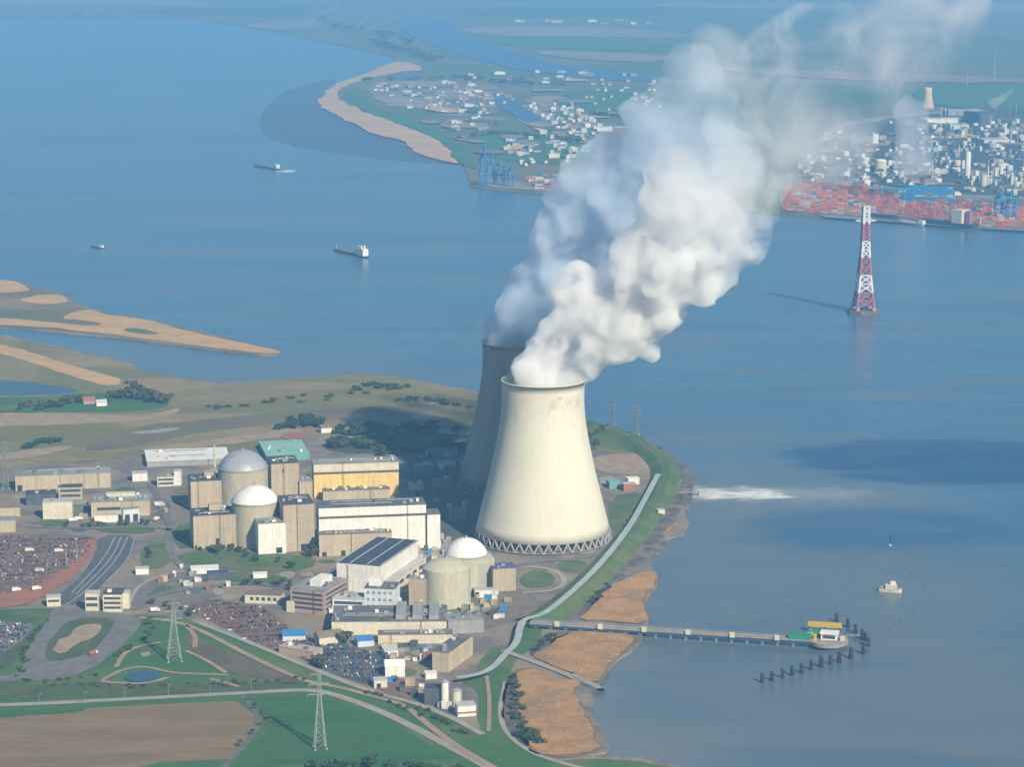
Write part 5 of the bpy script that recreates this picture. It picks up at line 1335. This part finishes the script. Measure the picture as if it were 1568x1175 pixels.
M_HBLK = mat('black_hull', (.03,.035,.045), (.045,.045,.05), .2); M_HBLU = mat('navy_hull', (.03,.055,.12), (.035,.06,.13), .1); M_DECKR = mat('deck_paint', (.24,.20,.18), (.20,.17,.16), .2); M_HGRN = mat('green_deck', (.20,.27,.22), (.17,.22,.18), .1)
rt, L_ = ship('cargo_ship', 'cargo ship with bright white stern house steaming left in midstream', (562,395), (511,383), 13, M_HBLK, M_HGRN, 3.2, [('superstructure', -.46, -.22, .92, 13, W_WHITE), ('wheelhouse', -.40, -.26, .7, 17, W_WHITE), ('funnel', -.44, -.38, .25, 19.5, W_CREAM), ('hatch_cover', -.12, .14, .75, 2.0, M_HGRN), ('hatch_cover', .17, .36, .7, 2.2, M_HGRN)])
MB().bar((L_*.42,0,3), (L_*.42,0,13), .7).build('mast', W_CREAM, rt)
rt, L_ = ship('cargo_ship', 'dark low ship with pale wake steaming left near the far beach', (428,260), (389,254), 14, M_HBLU, M_DECKR, 3.5, [('superstructure', -.45, -.30, .8, 9, W_GREYBLUE), ('hatch_cover', -.2, .38, .75, 1.5, M_DECKR)])
MB().bar((L_*.05,0,3), (L_*.05,0,20), 1.6, .9).build('mast', M_GALVD, rt)
ship('barge', 'tiny low barge at the far left of the river', (159,381), (140,378), 9, M_HBLK, M_DECKR, 2.2, [('wheelhouse', -.42, -.22, .7, 4, W_GREYBLUE), ('hatch_cover', -.15, .4, .75, 1.2, M_DECKR)], cat='boat')
rt, L_ = ship('boat', 'cream moored boat in the river right of the outfall jetty', (1346,905), (1381,908), 9, W_CREAM, M_JETTY, 3.2, [('cabin', -.2, .25, .7, 4.2, W_CREAM), ('wheelhouse', 0, .2, .5, 7, W_WHITE), ('winch', -.42, -.3, .4, 1.6, M_STEEL)], cat='boat')
MB().bar((L_*.1,0,7), (L_*.1,0,13), .35).build('mast', M_STEEL, rt)
foam_sheet((446,262), 22, 2.6, .3, 'pale wake trailing behind the dark low ship', (.6,.66,.7), .2, .6, .02)
# moored at the port quay
ship('cargo_ship', 'dark blue barge with white wheelhouse moored left at the container quay', (1247,328), (1200,325), 16, M_HBLU, M_RED, 4, [('wheelhouse', -.47, -.25, .85, 8, W_WHITE), ('cargo', -.2, .35, .8, 2.5, M_RED)], cat='ship')
ship('cargo_ship', 'long navy ship moored midway along the container quay', (1328,334), (1378,339), 22, M_HBLU, M_HBLU, 8, [('hatch_cover', -.4, .35, .8, 3, M_HBLU)], cat='ship')
ship('barge', 'white grey barge lying outside the moored ships', (1416,346), (1375,341), 12, W_GREYBLUE, W_GREYBLUE, 4, [('wheelhouse', -.47, -.3, .8, 7, W_WHITE), ('hatch_cover', -.25, .4, .7, 2, W_GREYBLUE)], cat='ship')
rt, L_ = ship('container_ship', 'long navy container ship with cream superstructure at the quay', (1495,351), (1410,342), 30, M_HBLU, M_HBLU, 10, [('superstructure', -.30, -.12, .9, 28, W_CREAM), ('funnel', -.40, -.33, .4, 26, M_RED)], cat='ship')
r_ = random.Random(5)
CSHIP = [mat('box_red', (.62,.10,.045), (.52,.08,.04), .05), mat('box_orange', (.72,.24,.06), (.60,.19,.06), .05), mat('box_blue', (.03,.26,.52), (.03,.22,.45), .05), mat('box_white', (.55,.53,.50), (.48,.46,.44), .05), mat('box_pink', (.56,.20,.16), (.48,.18,.15), .05)]
def wake_v(): pass
# ------------------------------------------------------------------ container port and industry across the river
PZ = FZ + 2.6
def crate_mesh(m):
    mb = MB().box(-6.1,6.1,-1.22,1.22,0,2.6)
    for k in range(12): mb.box(-5.8 + k, -5.35 + k, -1.3, -1.219, .2, 2.4, )
    mb.box(6.1, 6.16, -1.1, 1.1, .2, 2.4)
    return mb.mesh('shipping_container', m)
CM = [crate_mesh(m) for m in CSHIP]
CN = ('red', 'orange', 'blue', 'white', 'pinkish')
r_ = random.Random(17)
NC = [0]
def stack_block(px, where, group, wts, nrow, tiers, fill, cap, seed, th=None):
    """container rows laid inside a quadrilateral given in photo points; the upper boxes rest on lower ones"""
    poly = to_map(px, PZ); q = random.Random(seed)
    a, b = Vector(poly[0]), Vector(poly[1]); d = (b - a).normalized(); nrm = Vector((-d.y, d.x))
    if nrm.y < 0: nrm = -nrm
    th = math.atan2(d.y, d.x)
    dep = max((Vector(p) - a).dot(nrm) for p in poly); wid = (b - a).length
    spots = []
    rowstep = dep / nrow
    for r in range(nrow):
        x = -dep * 1.2
        while x < wid + dep * 1.2:
            p = a + d * x + nrm * (r * rowstep + 2)
            if inpoly((p.x, p.y), poly) and q.random() < fill:
                t = q.choice(tiers)
                lead = q.choices(range(5), wts)[0]
                for k in range(t):
                    c = lead if q.random() < .55 else q.choices(range(5), wts)[0]
                    spots.append((r, p.x, p.y, PZ + k * 2.62, c))
            x += 12.9
    spots.sort(key=lambda s: (s[0], -s[3]))
    rest = MB(); nr = 0; mi = []
    for i, (r, x, y, z, c) in enumerate(spots):
        if i < cap:
            tag(put('shipping_container', CM[c], None, (x, y, z), th), '%s shipping container %s' % (CN[c], where), 'container', group); NC[0] += 1
        else:
            ca, sa = math.cos(th), math.sin(th); b0 = len(rest.v)
            for X in (-6.1, 6.1):
                for Y_ in (-1.22, 1.22):
                    for Z_ in (0, 2.6): rest.v.append((x + X*ca - Y_*sa, y + X*sa + Y_*ca, z + Z_))
            rest.f += [tuple(b0+i_ for i_ in f) for f in ((0,4,5,1),(4,6,7,5),(6,2,3,7),(2,0,1,3),(1,5,7,3))]
            mi += [c] * 5; nr += 1
    if nr:
        o = rest.build('container_mass', CSHIP)
        o.data.polygons.foreach_set('material_index', mi)
        tag(o, 'mass of more stacked containers ' + where, 'containers', None, 'stuff')
    return len(spots)
s1 = stack_block([(1199,322),(1345,331),(1349,290),(1203,281)], 'on the left part of the container quay', 'containers on the left quay', (4,6,.5,2.4,2.4), 16, (1,2,3,4,5), .7, 95, 1)
s2 = stack_block([(1348,331),(1500,345),(1494,308),(1352,297)], 'on the middle part of the container quay', 'containers on the middle quay', (4,6,.8,2.4,2.4), 15, (1,2,3,4,5), .68, 90, 2)
s3 = stack_block([(1384,309),(1462,313),(1456,291),(1390,289)], 'in the blue block behind the red stacks', 'containers of the blue block', (0,0,8,.4,0), 8, (4,5,5), .96, 50, 3)
s4 = stack_block([(1502,346),(1590,351),(1590,318),(1505,312)], 'on the right part of the container quay', 'containers on the right quay', (5,6,.6,1.6,2), 12, (1,2,3,4), .68, 40, 4)
s5 = stack_block([(800,286),(900,290),(900,268),(806,268)], 'on the far left quay beside the blue cranes', 'containers on the left crane quay', (3,1.5,1,3,3), 7, (1,1,2,3), .5, 25, 5)
print('CONTAINERS', s1, s2, s3, s4, s5, NC)
# blue quay cranes
M_CRANE = mat('crane_blue', (.03,.22,.46), (.03,.19,.40), .05, rough=.5)
def gantry(px, top, up, label, group, s=1.0, rz=0.0):
    b = G(*px, PZ); h = H(b, top) if up else H(b, top)
    hp = h * (.52 if up else .75)
    rt = empty('quay_crane', b, rz, label, 'crane', group)
    w, d = 15*s, 22*s
    for sx in (-1,1):
        for sy in (-1,1): MB().bar((sx*w/2, sy*d/2, 0), (sx*w/2, sy*d/2, hp), 2.6*s).build('leg', M_CRANE, rt)
    pb = MB()
    for sy in (-1,1): pb.bar((-w/2, sy*d/2, hp*.45), (w/2, sy*d/2, hp*.45), 2.2*s); pb.bar((-w/2, sy*d/2, hp), (w/2, sy*d/2, hp), 2.4*s)
    for sx in (-1,1): pb.bar((sx*w/2, -d/2, hp*.5), (sx*w/2, d/2, hp*.5), 2.2*s); pb.bar((sx*w/2, -d/2, 0), (sx*w/2, d/2, hp*.5), 1.6*s); pb.bar((sx*w/2, d/2, hp*.45), (sx*w/2, -d/2, hp), 1.6*s)
    pb.build('portal_frame', M_CRANE, rt)
    bm = MB()
    if up:
        bm.bar((0, -d/2, hp), (0, -d/2 - 6*s, h), 3.4*s, 2.0*s); bm.bar((0, 0, hp*1.45), (0, -d/2-4*s, h*.8), 1.0*s)
    else:
        bm.bar((0, -d/2, hp), (0, -d/2 - 44*s, hp + 4*s), 3.0*s, 2.2*s)
    bm.build('boom', M_CRANE, rt)
    MB().bar((0, -d/2, hp), (0, d/2 + 18*s, hp), 3.0*s).build('back_beam', M_CRANE, rt)
    MB().bar((-3*s, -d/4, hp), (0, -d/4, hp*1.5), 1.4*s).bar((3*s, -d/4, hp), (0, -d/4, hp*1.5), 1.4*s).build('apex_frame', M_CRANE, rt)
    MB().box(-4*s, 4*s, d*.1, d*.5, hp + 1.6*s, hp + 7*s).build('machinery_house', M_CRANE, rt)
    return rt
gl = 'blue cranes of the left quay'; gr = 'blue cranes of the container quay'
gantry((741,283), 203, True, 'blue quay crane with its boom raised highest, left end of the quay', gl, 1.0, .25)
gantry((752,281), 226, True, 'blue quay crane with raised boom, second from the left end', gl, .9, .2)
gantry((766,282), 245, False, 'blue quay crane with lowered boom, third along the left quay', gl, .9, .35)
gantry((782,284), 240, True, 'blue quay crane with raised boom, rightmost on the left quay', gl, .8, .2)
gantry((1530,334), 276, True, 'blue quay crane left of a pair at the right picture edge', gr, 1.0, .1)
gantry((1548,334), 288, False, 'blue quay crane right of a pair at the right picture edge', gr, 1.0, .1)
# named landmarks of the far industry
def tank(px, rp, top, label, m, roof, group='tanks of the far industry', name='storage_tank', zz=None):
    b = G(*px, zz or PZ); r = rp*MPP(b); h = H(b, top); rt = empty(name, b, 0, label, 'tank', group)
    MB().lathe([(r,-2),(r,h)], 24, cap0=False, cap1=False).build('shell', m, rt, True)
    MB().lathe([(r+.3,h),(r*.7,h+r*.22),(.1,h+r*.3)], 24).build('tank_roof', roof, rt, True)
    return rt
tank((1481,272), 4.5, 233, 'tall slim white tower in the far industry', W_WHITE, R_WHITE)
tank((1475,262), 3.2, 246, 'short white tower left of the tall slim white one', W_WHITE, R_WHITE)
tank((1348,262), 9.5, 246, 'cream tank above the red containers', W_CREAM, R_WHITE)
tank((1452,251), 2.0, 240, 'thin white stack in the far industry', W_WHITE, R_WHITE)
tank((1506,284), 5.0, 268, 'cream tank right of the tall slim white tower', W_CREAM, R_LIGHT)
tank((1523,272), 5.0, 258, 'round cream tank near the right blue cranes', W_CREAM, R_LIGHT)
tank((1533,268), 3.0, 254, 'thin white column near the right blue cranes', W_WHITE, R_LIGHT)
tank((1549,287), 2.6, 265, 'thin cream column at the right edge', W_CREAM, R_LIGHT)
tank((1495,276), 3.5, 262, 'low white tank beside the tall slim white tower', W_WHITE, R_WHITE)
b = G(1420, 166, PZ); rt = empty('cooling_tower', b, 0, 'small distant cooling tower glowing sandy in the sun', 'cooling tower')
hh_ = H(b, 134); rr_ = 10*MPP(b)
MB().lathe([(rr_,4),(rr_*.82,hh_*.3),(rr_*.68,hh_*.6),(rr_*.62,hh_*.8),(rr_*.66,hh_),(rr_*.6,hh_),(rr_*.56,hh_*.8)], 32, cap0=False, cap1=False).build('shell', mat('sandy_concrete', (.60,.47,.27), (.53,.42,.25), .02), rt, True)
MB().lathe([(rr_*.98,-2),(rr_*1.02,4)], 24, cap0=False).build('basin', M_CONC, rt)
def fb(name, label, L, Rt, top, depth, wm, rm, cat='industrial building', group=None, **k):
    return bld(name, label, cat, L, Rt, top, depth, wm, rm, group=group, **k)
fb('factory_hall', 'large white hall end lit beside a grey flank behind the vapour', (1336,222), (1345,222), 205, 60, W_WHITE, R_GREY)
fb('factory_hall', 'long grey brown hall left of the white hall end', (1302,221), (1335,222), 206, 70, W_GREY, R_BROWN)
fb('factory_hall', 'long white low hall below the sandy cooling tower', (1420,190), (1477,189), 183, 60, W_WHITE, R_WHITE)
fb('factory_hall', 'cream hall beneath the long white low hall', (1455,199), (1484,199), 191, 70, W_CREAM, R_LIGHT)
fb('factory_hall', 'big dark blue hall at the right edge under the smoke puff', (1501,193), (1524,192), 173, 90, W_DARK, mat('royal_roof', (.04,.11,.32), (.03,.09,.28), .01))
fb('factory_hall', 'long pale low hall at the right edge', (1507,221), (1546,220), 214, 60, W_CREAM, R_LIGHT)
fb('factory_hall', 'long pale grey hall right of the sandy cooling tower', (1452,178), (1508,177), 170, 60, W_GREY, R_LIGHT)
fb('warehouse', 'white flat roofed warehouse above the blue container block', (1448,300), (1472,300), 296, 40, W_WHITE, R_WHITE)
fb('warehouse', 'long white warehouse with a dark red end behind the plume', (914,203), (938,203), 195, 40, W_WHITE, R_WHITE)
fb('warehouse', 'dark red hall right of the long white warehouse', (940,205), (966,206), 195, 40, W_RED, R_WHITE)
fb('warehouse', 'teal roofed hall behind the left red containers', (1330,294), (1375,298), 288, 60, W_TEAL, mat('deep_teal_roof', (.05,.30,.40), (.05,.26,.36), .01))
# scattered small blocks of the far industry and the far lots
cubes = {}
for k, m in (('white', W_WHITE), ('grey', W_GREY), ('cream', W_CREAM), ('dark', W_DARK), ('pale blue', W_GREYBLUE), ('red brown', W_RED), ('tan', W_BEIGE)):
    mb = MB().box(-.5,.5,-.5,.5,-.1,1).box(-.52,.52,-.52,.52,1.001,1.05).box(-.15,.2,-.1,.2,1.051,1.22)
    cubes[k] = mb.mesh('industrial_block', m)
def scatter(px, n, where, group, wts, smin, smax, hmin, hmax, seed):
    q = random.Random(seed); poly = to_map(px, PZ); xs = [p[0] for p in poly]; ys = [p[1] for p in poly]; c = 0
    # spread evenly in the picture rather than on the map
    pxs = [p[0] for p in px]; pys = [p[1] for p in px]
    for _ in range(n * 20):
        if c >= n: break
        X, Y_ = q.uniform(min(pxs), max(pxs)), q.uniform(min(pys), max(pys))
        if not inpoly((X, Y_), px): continue
        g = G(X, Y_, PZ); k = q.choices(list(cubes), wts)[0]
        s = (q.uniform(smin, smax), q.uniform(smin, smax)*1.2, q.uniform(hmin, hmax))
        o = put('industrial_block', cubes[k], None, g, q.choice((.2,.25,1.8,-.3)), s)
        tag(o, '%s block %s' % (k, where), 'industrial building', group); c += 1
    return c
scatter([(1400,200),(1600,180),(1600,285),(1500,282),(1420,266)], 124, 'in the crowded far industry at the right', 'blocks of the crowded far industry', (1.8,5,1.5,8,3,.8,1), 6, 18, 4, 14, 41)
scatter([(1215,250),(1400,230),(1400,284),(1225,276)], 34, 'behind the plume near the red containers', 'blocks behind the red containers', (2,4,2,4,3,.5,1), 8, 22, 4, 11, 42)
scatter([(1250,200),(1420,180),(1420,230),(1260,235)], 20, 'in the hazy far industry behind the plume', 'blocks of the hazy far industry', (2,4,2,3,3,.5,1), 8, 24, 4, 10, 43)
scatter([(566,132),(640,126),(720,130),(790,152),(720,178),(640,166)], 34, 'on the far lots beyond the beach', 'blocks on the far lots', (4,3,2,1,3,1,3), 10, 34, 4, 9, 44)
scatter([(838,168),(880,165),(930,200),(900,212),(850,200)], 36, 'in the far yard right of the dock basin', 'blocks right of the dock basin', (5,3,3,1,3,.5,1), 10, 24, 5, 12, 45)
scatter([(650,185),(740,180),(770,196),(690,206)], 14, 'on the sandy lots behind the blue cranes', 'blocks behind the blue cranes', (3,3,2,1,2,1,3), 10, 26, 4, 9, 46)
scatter([(765,215),(830,212),(900,232),(880,244),(780,240)], 14, 'on the green by the far left quay', 'blocks by the far left quay', (6,2,3,0,2,.5,1), 12, 26, 5, 10, 47)
scatter([(690,108),(980,112),(1000,128),(720,126)], 18, 'on the farthest shore line of the lots', 'blocks on the farthest lots', (5,2,3,0,2,.5,2), 14, 40, 5, 12, 48)
scatter([(780,30),(1000,32),(1000,37),(780,36)], 8, 'on the hazy horizon strip', 'blocks on the horizon strip', (5,2,2,0,2,0,1), 30, 70, 8, 14, 49)
# far houses, small tanks and chimneys between the blocks
def house_mesh(wm, rm):
    mb = MB().box(-.5,.5,-.5,.5,-.1,.62,top=False)
    nb = len(mb.f)
    for s_ in (-1, 1): mb.quad((-.56, s_*.58, .58), (.56, s_*.58, .58), (.56, 0, 1), (-.56, 0, 1))
    mb.quad((-.5,-.5,.62),(-.5,0,.98),(-.5,.5,.62)); mb.quad((.5,-.5,.62),(.5,0,.98),(.5,.5,.62))
    me = mb.mesh('far_house', [wm, rm])
    for i, p in enumerate(me.polygons): p.material_index = 1 if nb <= i < nb + 2 else 0
    return me
HM = {'red roofed': house_mesh(W_CREAM, R_RED), 'white': house_mesh(W_WHITE, R_LIGHT), 'grey roofed': house_mesh(W_CREAM, R_SLATE), 'brown roofed': house_mesh(W_BEIGE, R_BROWN)}
HD = {'dark roofed': house_mesh(W_GREY, R_DARK), 'slate roofed': house_mesh(W_GREYBLUE, R_SLATE), 'brown roofed': HM['brown roofed'], 'navy': house_mesh(W_DARK, R_SLATE)}
TM = {'white': W_WHITE, 'cream': W_CREAM, 'grey': W_GREY, 'pale blue': W_GREYBLUE}
TM = {k: MB().lathe([(.5,-.1),(.5,.85),(.35,.95),(.02,1)], 16, cap0=False).mesh('far_tank', m) for k, m in TM.items()}
SM = {k: MB().cyl(0,0,.5,-.02,1,10,.34).mesh('far_chimney', m) for k, m in (('white', W_WHITE), ('grey', W_GREY), ('dark', W_DARK))}
def strew(px, n, name, meshes, dims, where, cat, group, seed):
    q = random.Random(seed); pxs = [p[0] for p in px]; pys = [p[1] for p in px]; c = 0
    for _ in range(n * 30):
        if c >= n: break
        X, Y_ = q.uniform(min(pxs), max(pxs)), q.uniform(min(pys), max(pys))
        if not inpoly((X, Y_), px): continue
        k = q.choice(list(meshes)); (a0, a1), (b0, b1), (h0_, h1_) = dims
        s = q.uniform(a0, a1); t_ = s if name != 'far_house' else q.uniform(b0, b1)
        o = put(name, meshes[k], None, G(X, Y_, PZ), q.uniform(0, 3.1) if name != 'far_house' else q.choice((.2, .3, 1.8)), (s, t_, q.uniform(h0_, h1_)))
        tag(o, '%s %s %s' % (k, cat, where), cat, group); c += 1
D_H = ((10, 26), (8, 13), (6, 11)); D_T = ((8, 20), (8, 20), (6, 14)); D_S = ((2.2, 4), (2.2, 4), (22, 58))
strew([(575,128),(720,126),(800,150),(720,185),(620,165)], 60, 'far_house', HM, D_H, 'among the far lots beyond the beach', 'house', 'houses on the far lots', 61)
strew([(760,205),(900,200),(900,250),(800,255)], 40, 'far_house', HM, D_H, 'on the far green behind the left quay', 'house', 'houses behind the left quay', 62)
strew([(860,120),(1010,125),(1010,170),(900,170)], 30, 'far_house', HM, D_H, 'by the far green right of the basin', 'house', 'houses right of the basin', 63)
strew([(1240,225),(1600,180),(1600,300),(1250,285)], 140, 'far_house', HD, ((9,30),(8,16),(5,11)), 'in the crowded port industry', 'shed', 'sheds of the port industry', 64)
strew([(1400,195),(1600,180),(1600,305),(1420,285)], 120, 'far_tank', TM, D_T, 'in the crowded far industry', 'tank', 'tanks of the crowded industry', 65)
strew([(1230,240),(1400,230),(1400,285),(1230,280)], 40, 'far_tank', TM, D_T, 'behind the red containers', 'tank', 'tanks behind the red containers', 66)
strew([(800,160),(880,160),(925,200),(850,205)], 30, 'far_tank', TM, D_T, 'in the yard by the dock basin', 'tank', 'tanks by the dock basin', 67)
strew([(1400,175),(1590,170),(1590,290),(1420,285)], 60, 'far_chimney', SM, D_S, 'in the crowded far industry', 'chimney', 'chimneys of the crowded industry', 68)
strew([(800,290),(895,292),(895,272),(810,272)], 16, 'far_house', HM, D_H, 'on the quay by the blue cranes', 'shed', 'sheds by the blue cranes', 69)
# wind turbines and far masts
def turbine(px, top, label, rot):
    b = G(*px, PZ); h = H(b, top)*.72; rt = empty('wind_turbine', b, 0, label, 'wind turbine', 'far wind turbines')
    MB().cyl(0,0,h*.022,-2,h,10,h*.014).build('tower', M_GALV, rt); MB().box(-1.5,1.5,-5,3,h,h+3).build('nacelle', M_GALV, rt)
    for k in range(3):
        a_ = rot + k*2*math.pi/3
        MB().bar((0,-6,h+2), (h*.42*math.sin(a_), -6, h+2+h*.42*math.cos(a_)), h*.016, h*.006).build('blade', M_GALV, rt)
for i, (x, y, t_) in enumerate(((46,26,-10),(132,28,-6),(1366,132,84),(1481,130,84),(1522,122,66),(1400,118,80))):
    turbine((x, y), t_, ('leftmost hazy white wind turbine', 'hazy white wind turbine second from the left', 'hazy wind turbine behind the thin wisps', 'hazy wind turbine above the smoky industry', 'tall hazy wind turbine at the right edge', 'hazy wind turbine left of the sandy tower top')[i], .4 + i*.5)
# far hedges and woods
line(tree, [(560,66),(620,80),(680,95)], 24, 26, 40, (0,), 'hazy tree on the far polder shore', 'trees of the far polder', 40)
line(tree, [(500,40),(560,50),(640,70)], 18, 26, 44, (0,), 'hazy tree behind the far polder shore', 'trees behind the far polder', 60)
line(tree, [(545,126),(600,124),(700,120),(820,132)], 22, 18, 26, (0,0,1), 'hazy tree along the far lots', 'trees along the far lots', 18)
line(tree, [(700,214),(760,206),(850,214),(910,224)], 26, 14, 20, (0,), 'tree on the green behind the blue cranes', 'trees behind the blue cranes', 12)
line(tree, [(860,176),(950,178),(985,190)], 16, 16, 22, (0,), 'tree right of the dock basin', 'trees right of the dock basin', 14)
line(tree, [(1240,262),(1310,250),(1390,252)], 22, 15, 22, (0,), 'dark tree behind the red containers', 'trees behind the red containers', 16)
